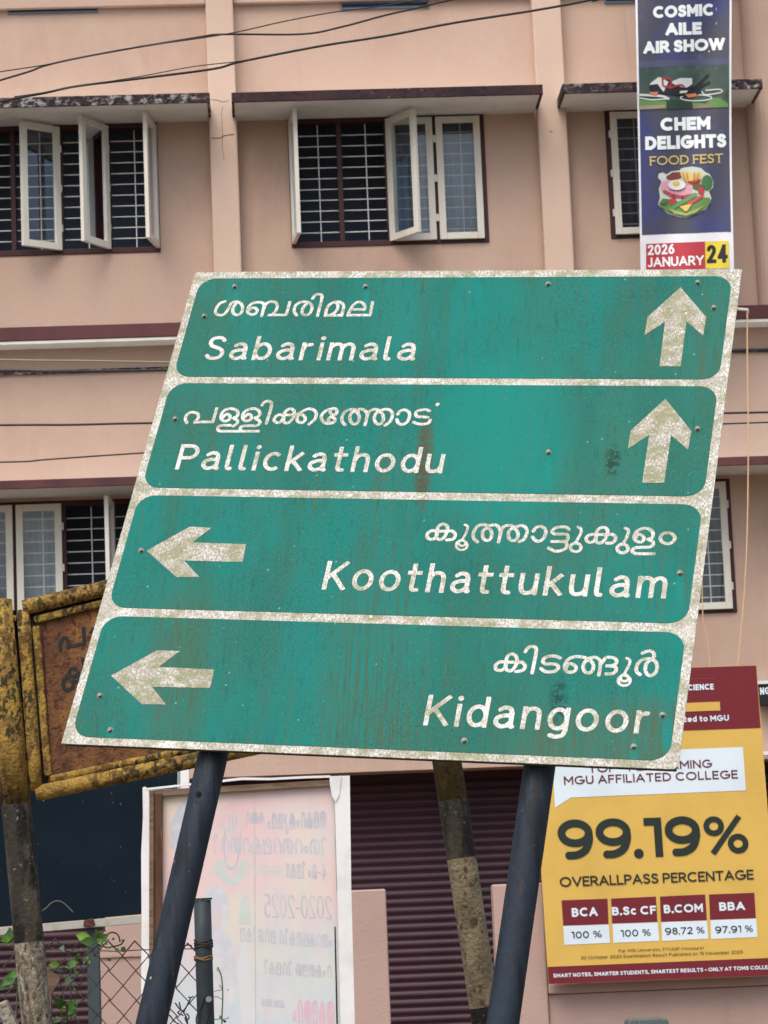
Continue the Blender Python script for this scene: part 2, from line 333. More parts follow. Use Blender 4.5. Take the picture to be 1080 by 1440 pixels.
def ellipse(cx, cy, rx, ry, a0=0, a1=360, n=28):
    n = max(6, int(n * abs(a1 - a0) / 360))
    return [np.array([cx + rx * math.cos(rad(a0 + (a1 - a0) * k / n)), cy + ry * math.sin(rad(a0 + (a1 - a0) * k / n))]) for k in range(n + 1)]
_gc = {}
def glyph(ch):
    if ch in _gc: return _gc[ch]
    parts = G[ch].split(';'); st = []
    for p in parts[1:]:
        t = p.split(); v = list(map(float, t[1:]))
        if t[0] == 'L':
            P = [np.array(v[i:i + 2]) for i in range(0, len(v), 2)]
            for a, b in zip(P, P[1:]): st.append(('q', [a, b]))
        elif t[0] == 'S': st.append(('b', catmull([v[i:i + 2] for i in range(0, len(v), 2)])))
        elif t[0] == 'E': st.append(('r' if abs(v[5] - v[4]) >= 360 else 'b', ellipse(*v)))
        elif t[0] == 'D': st.append(('d', [np.array(v), np.array(v) + [1e-4, 0]]))
    _gc[ch] = (float(parts[0]), st); return _gc[ch]
def layout(text, hw, track=.14, serif=False, narrow=1.0):
    """strokes in cap units with flag, half width and height clip, and the total width"""
    x = 0; out = []
    for ch in text:
        if ch == ' ': x += .34 * narrow; continue
        wd, st = glyph(ch); clip = (0, 1) if ch not in 'gpy,()+*' else None
        for fl, pts in st:
            q = [np.array([x + hw + p[0] * narrow, hw + p[1] * (1 - 2 * hw)]) for p in pts]
            out.append(('r', q, hw * 1.25, None) if fl == 'd' else (fl, q, hw * (.74 if ch == '%' else 1), clip))
            if serif and fl == 'q':
                for e in (q[0], q[-1]):
                    if e[1] < hw * 1.3 or e[1] > 1 - hw * 1.3:
                        e = np.array([e[0], hw * .5 if e[1] < .5 else 1 - hw * .5])
                        out.append(('b', [e + [-hw * 2.2, 0], e + [hw * 2.2, 0]], hw * .5, None))
        x += wd * narrow + 2 * hw + track
    return out, x - track
def fill(strokes, step, maxrun=10 ** 9):
    """union of thick strokes and polygons as flat pieces (marching squares on a distance grid)"""
    strokes = [t if len(t) == 4 else (*t, None) for t in strokes]
    allp = np.array([p for _, q, _, _ in strokes for p in q]); mh = max(t[2] for t in strokes) * 1.5
    mn = allp.min(0) - mh - 2 * step; mx = allp.max(0) + mh + 2 * step
    nx, ny = int((mx[0] - mn[0]) / step) + 2, int((mx[1] - mn[1]) / step) + 2
    D = np.full((ny, nx), 9e3)
    for fl, q, h, clip in strokes:
        if fl == 'p':
            X = mn[0] + np.arange(nx)[None] * step; Y = mn[1] + np.arange(ny)[:, None] * step
            ins = np.zeros((ny, nx), bool); dist = np.full((ny, nx), 9e3)
            for a, b in zip(q, q[1:] + q[:1]):
                d = b - a; L2 = d @ d
                if L2 < 1e-14: continue
                t = np.clip(((X - a[0]) * d[0] + (Y - a[1]) * d[1]) / L2, 0, 1)
                dist = np.minimum(dist, np.hypot(X - a[0] - t * d[0], Y - a[1] - t * d[1]))
                if d[1] != 0: ins ^= ((a[1] > Y) != (b[1] > Y)) & (X < d[0] * (Y - a[1]) / d[1] + a[0])
            D = np.minimum(D, np.where(ins, -dist, dist)); continue
        ns = len(q) - 1; ex = h if fl == 'q' else 0
        for i in range(ns):
            a, b = q[i], q[i + 1]; d = b - a; L2 = d @ d
            if L2 < 1e-14: continue
            lo = np.minimum(a, b) - 1.5 * h - 2 * step; hi = np.maximum(a, b) + 1.5 * h + 2 * step
            i0 = max(0, int((lo[0] - mn[0]) / step)); i1 = min(nx, int((hi[0] - mn[0]) / step) + 2)
            j0 = max(0, int((lo[1] - mn[1]) / step)); j1 = min(ny, int((hi[1] - mn[1]) / step) + 2)
            X = mn[0] + np.arange(i0, i1)[None] * step; Y = mn[1] + np.arange(j0, j1)[:, None] * step
            t = ((X - a[0]) * d[0] + (Y - a[1]) * d[1]) / L2; ln = math.sqrt(L2)
            if fl == 'q':
                s = np.abs((X - a[0]) * d[1] - (Y - a[1]) * d[0]) / ln - h
                s = np.maximum(s, np.maximum(-t * ln - ex, (t - 1) * ln - ex))
            else:
                tc = np.clip(t, 0, 1)
                s = np.hypot(X - a[0] - tc * d[0], Y - a[1] - tc * d[1]) - h
                if fl == 'b':
                    if i == 0: s = np.maximum(s, -t * ln)
                    if i == ns - 1: s = np.maximum(s, (t - 1) * ln)
            if clip: s = np.maximum(s, np.maximum(clip[0] - Y, Y - clip[1]))
            D[j0:j1, i0:i1] = np.minimum(D[j0:j1, i0:i1], s)
    I = D < 0
    cnt = I[:-1, :-1].astype(int) + I[:-1, 1:] + I[1:, :-1] + I[1:, 1:]
    V = []; F = []
    def pt(i, j): return (mn[0] + i * step, mn[1] + j * step)
    for j in range(ny - 1):
        row = cnt[j]; full = np.flatnonzero(row == 4)
        if len(full):
            br = np.flatnonzero(np.diff(full) > 1)
            st = np.r_[full[0], full[br + 1]]; en = np.r_[full[br], full[-1]]
            for s0_, e0_ in zip(st, en):
              for s_ in range(s0_, e0_ + 1, maxrun):
                e_ = min(s_ + maxrun - 1, e0_)
                b = len(V); V += [pt(s_, j), pt(e_ + 1, j), pt(e_ + 1, j + 1), pt(s_, j + 1)]; F.append((b, b + 1, b + 2, b + 3))
    for j, i in zip(*np.nonzero((cnt > 0) & (cnt < 4))):
        cs = [(i, j), (i + 1, j), (i + 1, j + 1), (i, j + 1)]; vs = [D[y, x] for x, y in cs]; poly = []
        for k in range(4):
            a, b = cs[k], cs[(k + 1) % 4]; va, vb = vs[k], vs[(k + 1) % 4]
            if va < 0: poly.append(pt(*a))
            if (va < 0) != (vb < 0):
                t = va / (va - vb); t = min(max(t, .02), .98)
                poly.append((mn[0] + (a[0] + (b[0] - a[0]) * t) * step, mn[1] + (a[1] + (b[1] - a[1]) * t) * step))
        if len(poly) >= 3:
            b = len(V); V += poly; F.append(tuple(range(b, b + len(poly))))
    return np.array(V), F
def px_text(plane, text, p0, p1, cap, hw=.09, up=None, off=.002, track=.14, serif=False, step=.3, mirror=False):
    """lettering whose baseline runs between two points of a plane, cap px tall"""
    p0, p1 = np.array(p0, float), np.array(p1, float)
    nar = 1.0; st, wd = layout(text, hw, track, serif, nar)
    want = np.linalg.norm(p1 - p0) / cap
    for _ in range(4):
        nar *= want / wd; st, wd = layout(text, hw, track * nar, serif, nar)
    r = (p1 - p0) / np.linalg.norm(p1 - p0) * cap
    up = np.array(up, float) if up is not None else np.array([.055, -1.0]); up = up / abs(up[1]) * cap
    V, F = fill(st, step / cap)
    V = p0 + V[:, :1] * r + V[:, 1:] * up
    W = plane.PN(V, off)
    # faces point at the camera
    return W, F

# ------------------------------------------------------------------ setting
g = MB(); g.add([(-300, -200, 0), (300, -200, 0), (300, 400, 0), (-300, 400, 0)], [(0, 1, 2, 3)])
tag(g.build('ground', m_ground), kind='structure')

# ------------------------------------------------------------------ the building
FYAW = rad(2.73)
BO = np.array([0.0, 21.5, 0.0])
BU = np.array([math.cos(FYAW), math.sin(FYAW), 0]); BN = np.array([math.sin(FYAW), -math.cos(FYAW), 0]); BZ = np.array([0, 0, 1.0])
FAC = Plane(BO, BN)
def F(x, y, w_=0.0):
    p = FAC.P(x, y, w_) - BO
    return float(p @ BU), float(p[2])
def fz(x, y, w_=0.0): return F(x, y, w_)[1]
def fu(x, y, w_=0.0): return F(x, y, w_)[0]
bf = world_frame(BO, BU, BZ, BN)             # (u, z, w)
bld = thing('school_building', bf(0, 0, 0), 'pink plastered three storey building with maroon window hoods behind the road sign', 'building')

UL, UR = -10.0, 7.5
Z_TOP = 10.6; WD = 7.0; TH = .22
z_beam = (fz(150, 8) + fz(560, 6)) / 2
z_belt0, z_belt1 = fz(120, 480, .22), fz(120, 457, .22)
z_lh0, z_lh1 = fz(100, 685, .55), fz(100, 673.5, .55)
z_lint = (fz(490, 1086) + fz(740, 1077)) / 2
zw1, zw0 = fz(403, 167), fz(411, 349)        # upper windows
zl1, zl0 = fz(0, 708), fz(0, 708) - (zw1 - zw0)
zr1, zr0 = fz(1025, 672), fz(1037, 860)
zl1 = zr1 = (zl1 + zr1) / 2; zl0 = zr0 = (zl0 + zr0) / 2
uW1 = (fu(-53, 262), fu(223.5, 262)); uW2 = (fu(407, 258), fu(684, 250)); uW3 = (fu(854.5, 247), fu(996, 247))
uW4 = (fu(-52, 800), fu(233, 800)); uW5 = (fu(1031, 766) - (uW3[1] - uW3[0]), fu(1031, 766))
uSh = (fu(262, 1200), fu(783, 1200)); uShL = (fu(-120, 1380), fu(150, 1380)); uShR = (fu(1068, 1110), fu(1068, 1110) + 2.4)
holes = [(uW1[0], uW1[1], zw0, zw1), (uW2[0], uW2[1], zw0, zw1), (uW3[0], uW3[1], zw0, zw1), (uW4[0], uW4[1], zl0, zl1), (uW5[0], uW5[1], zr0, zr1),
         (uSh[0], uSh[1], 0.0, z_lint), (uShL[0], uShL[1], 0.0, z_lint - .02), (uShR[0], uShR[1], 0.0, z_lint - .02)]
def wall_with_holes(mb, u0, u1, z0, z1, holes):
    us = sorted(set([u0, u1] + [h[0] for h in holes] + [h[1] for h in holes])); zs = sorted(set([z0, z1] + [h[2] for h in holes] + [h[3] for h in holes]))
    for a, b in zip(us, us[1:]):
        for c, d in zip(zs, zs[1:]):
            um, zm = (a + b) / 2, (c + d) / 2
            if any(h[0] < um < h[1] and h[2] < zm < h[3] for h in holes): continue
            mb.add([bf(a, c, 0), bf(b, c, 0), bf(b, d, 0), bf(a, d, 0)], [(0, 1, 2, 3)])
            mb.add([bf(a, c, -TH), bf(b, c, -TH), bf(b, d, -TH), bf(a, d, -TH)], [(3, 2, 1, 0)])
    for h in holes:
        for (a, b) in (((h[0], h[2]), (h[0], h[3])), ((h[0], h[3]), (h[1], h[3])), ((h[1], h[3]), (h[1], h[2])), ((h[1], h[2]), (h[0], h[2]))):
            mb.add([bf(a[0], a[1], 0), bf(b[0], b[1], 0), bf(b[0], b[1], -TH), bf(a[0], a[1], -TH)], [(0, 1, 2, 3)])
mb = MB(); wall_with_holes(mb, UL, UR, 0, Z_TOP, holes)
mb.build('front_wall', m_wall, bld)
mb = MB()
mb.box(bf, (UL, 0, -WD), (UL + TH, Z_TOP, -TH - .002)); mb.box(bf, (UR - TH, 0, -WD), (UR, Z_TOP, -TH - .002)); mb.box(bf, (UL + TH + .002, 0, -WD), (UR - TH - .002, Z_TOP, -WD + TH))
mb.build('outer_wall', m_wall, bld)
mb = MB(); mb.box(bf, (UL - .3, Z_TOP + .002, -WD - .3), (UR + .3, Z_TOP + .16, .5)); mb.build('roof', m_hoodw, bld)
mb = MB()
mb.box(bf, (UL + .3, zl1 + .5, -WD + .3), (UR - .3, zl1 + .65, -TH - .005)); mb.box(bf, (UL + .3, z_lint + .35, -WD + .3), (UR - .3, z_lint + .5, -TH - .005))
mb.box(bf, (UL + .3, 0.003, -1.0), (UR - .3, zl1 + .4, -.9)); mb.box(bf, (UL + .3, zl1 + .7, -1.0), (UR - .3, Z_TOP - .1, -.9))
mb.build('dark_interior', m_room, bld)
# beam under the roof, pillars, belts
pl = [(fu(287.5, 0, .14), fu(327.5, 0, .14)), (fu(747.5, 0, .14), fu(788.5, 0, .14))]
pl = [((fu(287.5, 0, .14) + fu(302, 380, .14)) / 2, (fu(327.5, 0, .14) + fu(340, 380, .14)) / 2), ((fu(747.5, 0, .14) + fu(767.5, 380, .14)) / 2, (fu(788.5, 0, .14) + fu(808, 380, .14)) / 2)]
uP3 = fu(1057, 180, .2)
uP0 = pl[0][0] - (pl[1][0] - pl[0][0])
for a, b, x in ((UL + .1, uP0, 0), (uP0 + .22, pl[0][0], 0), (pl[0][1], pl[1][0], 0), (pl[1][1], uP3, 0)):
    mb = MB(); mb.box(bf, (a + .003, z_beam, .002), (b - .003, Z_TOP - .002, .055)); mb.build('roof_beam', m_wall, bld, bevel=.006)
for a, b in [(uP0, uP0 + .22)] + pl:
    mb = MB(); mb.box(bf, (a, z_belt1 + .004, .002), (b, Z_TOP - .004, .14)); mb.build('pillar', m_pillar, bld, bevel=.012)
# rounded corner pier at the right, full height
mb = MB(); pr = []
R_ = .16
for k in range(7):
    t = rad(180 - 90 * k / 6); pr.append((uP3 + R_ + R_ * math.cos(t), .2 - R_ + R_ * math.sin(t)))
pr = [(uP3, .002)] + pr + [(uP3 + 2.2, .2), (uP3 + 2.2, .002)]
mb.prism([bf(u, z_belt1 + .004, w_) for u, w_ in pr], np.array([0, 0, Z_TOP - .01 - z_belt1]))
mb.build('pillar', m_wall, bld)
# ventilation slots under the beam
for (x0, x1, y0, y1) in ((11, 138, 12.5, 20.5), (479, 603, 7, 14), (850, 905, -1, 6)):
    u0, u1 = fu(x0, y0), fu(x1, y0); zb = (fz(x0, y1) + fz(x1, y1 - 3)) / 2 
    mb = MB(); fw_ = .012
    for a, b in (((u0, zb, .002), (u1, zb + fw_, .02)), ((u0, zb + .045, .002), (u1, zb + .045 + fw_, .02)), ((u0, zb + fw_ + .001, .002), (u0 + fw_, zb + .044, .02)), ((u1 - fw_, zb + fw_ + .001, .002), (u1, zb + .044, .02))):
        mb.box(bf, a, b)
    v_ = mb.build('vent', m_room, bld)
    mb = MB(); mb.box(bf, (u0 + fw_, zb + fw_, .002), (u1 - fw_, zb + .044, .008)); mb.build('slot', M('slot_dark', (.035, .045, .06)), v_)
# belts
mb = MB(); mb.box(bf, (UL, z_belt0 + .02, .002), (UR, z_belt1, .22)); mb.build('belt_course', m_fascia2, bld, bevel=.006)
mb = MB(); mb.box(bf, (UL, z_belt0 - .005, .002), (UR, z_belt0 + .018, .212)); mb.build('belt_soffit', m_hoodw, bld)
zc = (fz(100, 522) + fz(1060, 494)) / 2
mb = MB(); mb.box(bf, (UL, zc - .013, .002), (UR, zc + .013, .026)); mb.build('slab_shadow_strip', m_fascia, bld)  # thin dark strip modelled in place of the slab edge's shadow line
# hoods over windows: white slab, stained maroon face and end faces
def hood(u0, u1, z0, z1, mf, w_=.55):
    mb = MB(); mb.box(bf, (u0 + .021, z0 + .012, .001), (u1 - .021, z1, w_ - .021)); h = mb.build('window_hood', m_hoodw, bld)
    mb = MB(); mb.box(bf, (u0, z0, w_ - .02), (u1, z1 + .004, w_)); mb.box(bf, (u0, z0, .145), (u0 + .02, z1 + .004, w_ - .021)); mb.box(bf, (u1 - .02, z0, .145), (u1, z1 + .004, w_ - .021))
    mb.build('fascia', mf, h, bevel=.004)
zh0, zh1 = fz(540, 138.2, .55), fz(540, 125, .55)
hood(UL + .2, fu(295, 138, .55), zh0 + .005, zh1 + .005, m_fascia)
hood(fu(325.5, 136, .55), fu(763.5, 127, .55), zh0, zh1, m_fasciad)
hood(fu(791, 125, .55), fu(1072, 112, .55), zh0, zh1, m_fascia)
hood(UL + .2, UR - .4, z_lh0, z_lh1, m_fascia2)

m_glass = bpy.data.materials.new('window_glass'); m_glass.use_nodes = True
t_ = m_glass.node_tree; t_.nodes.remove(t_.nodes['Principled BSDF'])
gl = t_.nodes.new('ShaderNodeBsdfGlossy'); gl.inputs['Roughness'].default_value = .04; gl.inputs['Color'].default_value = (.8, .86, .95, 1)
tr = t_.nodes.new('ShaderNodeBsdfTransparent'); tr.inputs['Color'].default_value = (.88, .93, .96, 1)
fr = t_.nodes.new('ShaderNodeFresnel'); fr.inputs[0].default_value = 1.6
ml_ = t_.nodes.new('ShaderNodeMath'); ml_.operation = 'ADD'; ml_.inputs[1].default_value = .02; t_.links.new(fr.outputs[0], ml_.inputs[0])
mxs = t_.nodes.new('ShaderNodeMixShader'); t_.links.new(ml_.outputs[0], mxs.inputs[0]); t_.links.new(tr.outputs[0], mxs.inputs[1]); t_.links.new(gl.outputs[0], mxs.inputs[2])
t_.links.new(mxs.outputs[0], t_.nodes['Material Output'].inputs[0])

def casement(win, uh, side, width, z0, z1, ang):
    """side +1: leaf runs to the right of its hinge, -1 to the left; ang degrees open outwards"""
    a = rad(ang); ax = BU * side * math.cos(a) + BN * math.sin(a); ay = -BU * side * math.sin(a) * 1 + BN * math.cos(a)
    O = bf(uh, z0, .012)
    fr_ = world_frame(O, ax, BZ, ay)
    h = z1 - z0; s = .058; t = .032; mb = MB()
    mb.box(fr_, (.003, .003, 0), (s, h - .003, t)); mb.box(fr_, (width - s, .003, 0), (width - .003, h - .003, t))
    mb.box(fr_, (s + .0005, .003, 0.001), (width - s - .0005, s, t - .001)); mb.box(fr_, (s + .0005, h - s, .001), (width - s - .0005, h - .003, t - .001))
    for zz in (.18, .5, .82): mb.box(fr_, (-.012, h * zz - .03, .004), (.002, h * zz + .03, t * .8))
    mb.build('casement', m_cream, win, bevel=.003)
    mb = MB(); mb.add([fr_(s - .01, s - .01, t * .5), fr_(width - s + .01, s - .01, t * .5), fr_(width - s + .01, h - s + .01, t * .5), fr_(s - .01, h - s + .01, t * .5)], [(0, 1, 2, 3)])
    mb.build('pane', m_glass, win)
def window(u0, u1, z0, z1, n, leaves, curtains={}, fbot=True):
    ft = .045; mt = .040; mb = MB(); e = .001
    bw = (u1 - u0 - 2 * ft - (n - 1) * mt) / n
    mb.box(bf, (u0 + e, z0 + e, -.09), (u0 + ft, z1 - e, .012)); mb.box(bf, (u1 - ft, z0 + e, -.09), (u1 - e, z1 - e, .012))
    mb.box(bf, (u0 + ft + e, z0 + e, -.09), (u1 - ft - e, z0 + ft, .011)); mb.box(bf, (u0 + ft + e, z1 - ft, -.09), (u1 - ft - e, z1 - e, .011))
    bays = []
    for i in range(n):
        a = u0 + ft + i * (bw + mt); bays.append((a, a + bw))
        if i < n - 1: mb.box(bf, (a + bw, z0 + ft + e, -.085), (a + bw + mt, z1 - ft - e, .010))
    win = mb.build('window', m_frame, bld, bevel=.003)
    for i, (a, b) in enumerate(bays):
        mb = MB(); k = 11
        for j in range(1, k):
            zz = z0 + ft + (z1 - z0 - 2 * ft) * j / k
            mb.box(bf, (a + e, zz - .0045, -.060), (b - e, zz + .0045, -.054))
        mb.box(bf, ((a + b) / 2 + .02, z0 + ft + e, -.0535), ((a + b) / 2 + .029, z1 - ft - e, -.048))
        mb.build('grille', m_grille, win)
        if i in curtains:
            mb = MB(); nn = 24; vs = []
            for q in range(nn + 1):
                uu = a - .02 + (b - a + .04) * q / nn
                vs += [bf(uu, z0 + .03, -.15 + .012 * math.sin(q * 1.7)), bf(uu, z1 - .10, -.15 + .012 * math.sin(q * 1.7 + .5))]
            mb.add(vs, [(2 * q, 2 * q + 2, 2 * q + 3, 2 * q + 1) for q in range(nn)], smooth=True)
            mb.build('curtain', curtains[i], win)
    for (i, side, ang) in leaves:
        a, b = bays[i]
        uh = a - .010 if side > 0 else b + .010
        casement(win, uh, side, bw + .02, z0 + ft * .55, z1 - ft * .55, ang)
    return win
window(*uW1, zw0, zw1, 4, [(1, -1, 34), (2, -1, 56), (3, -1, 79), (0, 1, 100)])
window(*uW2, zw0, zw1, 4, [(0, 1, 84), (1, -1, 127), (2, -1, 0), (3, 1, 0)], {2: m_curtain, 3: m_curtain})
window(*uW3, zw0, zw1, 2, [(0, 1, 0), (1, -1, 0)], {0: m_curtain2})
window(*uW4, zl0, zl1, 4, [(0, 1, 0), (1, -1, 0), (2, -1, 85), (3, -1, 80)], {0: m_curtain, 1: m_curtain})
window(*uW5, zr0, zr1, 2, [(0, 1, 0), (1, -1, 0)], {1: m_curtain2, 0: m_curtain2})

# roller shutters, slat by slat
def slat_mesh(width, pitch):
    mb = MB(); prof = []
    for k in range(7):
        t = k / 6; prof.append((t * pitch * .80, .006 + .012 * math.sin(math.pi * t)))
    prof += [(pitch * .84, .002), (pitch * .90, .008), (pitch * .96, .008), (pitch * .995, .001)]
    vs = []
    for x in (0, width): vs += [BU * x + BZ * z + BN * w_ for z, w_ in prof]
    n = len(prof)
    mb.add(vs, [(i, n + i, n + i + 1, i + 1) for i in range(n - 1)], smooth=False)
    return mb
def shutter(u0, u1, z1, w_, pitch, n):
    top = MB(); top.box(bf, (u0, z1 - .06, w_ - .12), (u1, z1 - .001, w_ - .004)); 
    top.box(bf, (u0, 0.002, w_ - .02), (u0 + .05, z1 - .061, w_ + .03)); top.box(bf, (u1 - .05, 0.002, w_ - .02), (u1, z1 - .061, w_ + .03))
    sh = top.build('roller_shutter', m_shutter, bld)
    first = None
    for k in range(n):
        z = z1 - .06 - (k + 1) * pitch
        if z < 0: break
        if first is None:
            first = slat_mesh(u1 - u0 - .102, pitch).build('shutter_slat', m_shutter, None); me = first.data; o = first
        else:
            o = bpy.data.objects.new('shutter_slat', me); COL.objects.link(o)
        o.parent = sh; o.location = Vector(bf(u0 + .051, z, w_)) - Vector(wpos(bld)) * 1.0
    return sh
PT = .0655
for (u0, u1), zt_ in ((uSh, z_lint), (uShL, z_lint - .02), (uShR, z_lint - .02)):
    shutter(u0, u1, zt_, -.46, PT, 60)
    mb = MB(); mb.box(bf, (u0 - .1, 0.002, -.62), (u0 - .002, zt_, -TH - .003)); mb.box(bf, (u1 + .002, 0.002, -.62), (u1 + .1, zt_, -TH - .003)); mb.box(bf, (u0 - .1, zt_ + .002, -.62), (u1 + .1, zt_ + .1, -TH - .003))
    mb.build('door_reveal', m_low, bld)
# step plaster cracks of the left pillar, thin open grooves
def crack(pts, wd=.006):
    mb = MB(); P = [FAC.P(x, y, .1415) for x, y in pts]
    for a, b in zip(P, P[1:]):
        d = (b - a) / np.linalg.norm(b - a); s = np.cross(d, BN) * wd / 2
        mb.add([a - s, b - s, b + s, a + s], [(0, 1, 2, 3)])
    mb.build('crack', m_crack, bld)
crack([(296, 140), (305, 140.5), (311, 143), (317, 143), (322, 140.5)], .004)
crack([(297, 194), (305, 194.5), (310, 194), (315, 191), (323, 189.5), (329, 189)], .007)
crack([(313, 150), (311.5, 160), (312, 172), (313, 188), (312.5, 205), (315, 225)], .003)
crack([(773, 185.5), (777, 185)], .008)

# ------------------------------------------------------------------ compound wall (17 m away)
CW = Plane(BO + BN * 4.5, BN)
def cw(x, y, off=0.0):
    p = CW.P(x, y, off) - (BO + BN * 4.5); return float(p @ BU), float(p[2])
cfm = world_frame(BO + BN * 4.5, BU, BZ, BN)
def cwall(label, parts_, cat='wall'):
    t = thing('compound_wall', cfm(parts_[0][1], 0, 0), label, cat, 'pink compound wall pieces'); t['kind'] = 'thing'
    for nm, u0, u1, z0, z1, w0, w1, mt_ in parts_:
        mb = MB(); mb.box(cfm, (u0, z0, w0), (u1, z1, w1)); mb.build(nm, mt_, t, bevel=.01)
    return t
zp = (cw(520, 1250)[1] + cw(725, 1243.5)[1]) / 2
uA = cw(546, 1340)[0]; uB = cw(696, 1320)[0]; uC = cw(767, 1320)[0]
cwall('pink gate wall end left of the maroon shutter, partly behind the white banner back', [('wall_pier', uA - .62, uA, 0, zp, -.12, 0, m_low)])
zc2 = cw(920, 1381)[1]
cwall('pink compound wall with pier under the yellow college board', [('wall_pier', uB, uC, 0, zp, -.15, 0, m_low), ('wall_panel', uC + .002, 4.9, 0, zc2 - .05, -.16, -.03, m_low), ('coping', uC + .002, 4.9, zc2 - .048, zc2 + .012, -.2, -.005, m_low)])
# rounded pink gate pier seen through the mesh
uD, uE = cw(139, 1370)[0], cw(139, 1370)[0] + .62; zq = cw(170, 1299)[1]
t = thing('gate_pier', cfm(uD, 0, 0), 'low pink pier with rounded shoulder behind the wire mesh', 'pier', 'pink compound wall pieces'); t['kind'] = 'thing'
prof = [(uD, 0), (uD, zq - .14)] + [(uD + .14 - .14 * math.cos(rad(a)), zq - .14 + .14 * math.sin(rad(a))) for a in range(15, 91, 15)] + [(uE, zq), (uE, 0)]
mb = MB(); mb.prism([cfm(u, z, 0) for u, z in prof], -BN * .15); mb.build('pier_body', m_low, t)
mb = MB(); mb.box(cfm, (uD + .001, zq - .20, .001), (uE, zq - .185, .012)); mb.build('groove_strip', m_low, t)

# ------------------------------------------------------------------ the green direction sign
CRN = [(275, 382.5), (1043.5, 378.5), (953.5, 1082), (86, 1045.5)]      # TL TR BR BL
def camr(x, y): return np.array([x - 540, 720 - y, FPX], float)
def lin(a, b): return np.cross([a[0] - 540, 720 - a[1], 1], [b[0] - 540, 720 - b[1], 1])
def vpt(l, k): p = np.cross(l, k); return p / p[2]
v1 = vpt(lin(CRN[0], CRN[1]), lin(CRN[3], CRN[2])); v2 = vpt(lin(CRN[0], CRN[3]), lin(CRN[1], CRN[2]))
d1 = np.array([v1[0], v1[1], FPX]); d2 = np.array([v2[0], v2[1], FPX])
nn = np.cross(d1, d2); nn /= np.linalg.norm(nn)
def toW(c): return CR * c[0] + CU * c[1] + CF * c[2]
SN = toW(nn)
if SN @ CF > 0: SN = -SN
rs = [toW(camr(*c)) for c in CRN]
rs = [r / abs(r @ SN) for r in rs]
SW = 1.5
k_ = SW / np.linalg.norm(rs[1] - rs[0])
SP = [CAM + r * k_ for r in rs]
SH = np.linalg.norm(SP[3] - SP[0])
SX = (SP[1] - SP[0]) / np.linalg.norm(SP[1] - SP[0]); SY = (SP[0] - SP[3]) / SH
SIGN = Plane(SP[0], SN)
def sf(x, y, o): return SP[0] + SX * x - SY * y + SN * o        # metres right, metres down, metres out
def s_px(x, y):
    p = SIGN.P(x, y) - SP[0]; return float(p @ SX), float(-(p @ SY))
print('SIGN', SW, SH, SX @ SY, SP[0], SP[3])
gdir = np.array([0, 0, -1.0]) - SN * (-SN[2]); gdir /= np.linalg.norm(gdir); gper = np.cross(gdir, SN); 
if gper @ SX < 0: gper = -gper
def s_uv(W): return np.stack([(W - SP[0]) @ gper, -((W - SP[0]) @ gdir)], 1)
def uvp(x, y):
    p = SIGN.P(x, y) - SP[0]; return float(p @ gper), float(-(p @ gdir))
ax_, ay_ = uvp(862, 648); bx_, by_ = uvp(786, 985); rx_, ry_ = uvp(612, 640); ox_, oy_ = uvp(880, 1045); qx_, qy_ = uvp(600, 640); tx_, ty_ = uvp(410, 1010); yx_, yy_ = uvp(250, 960)
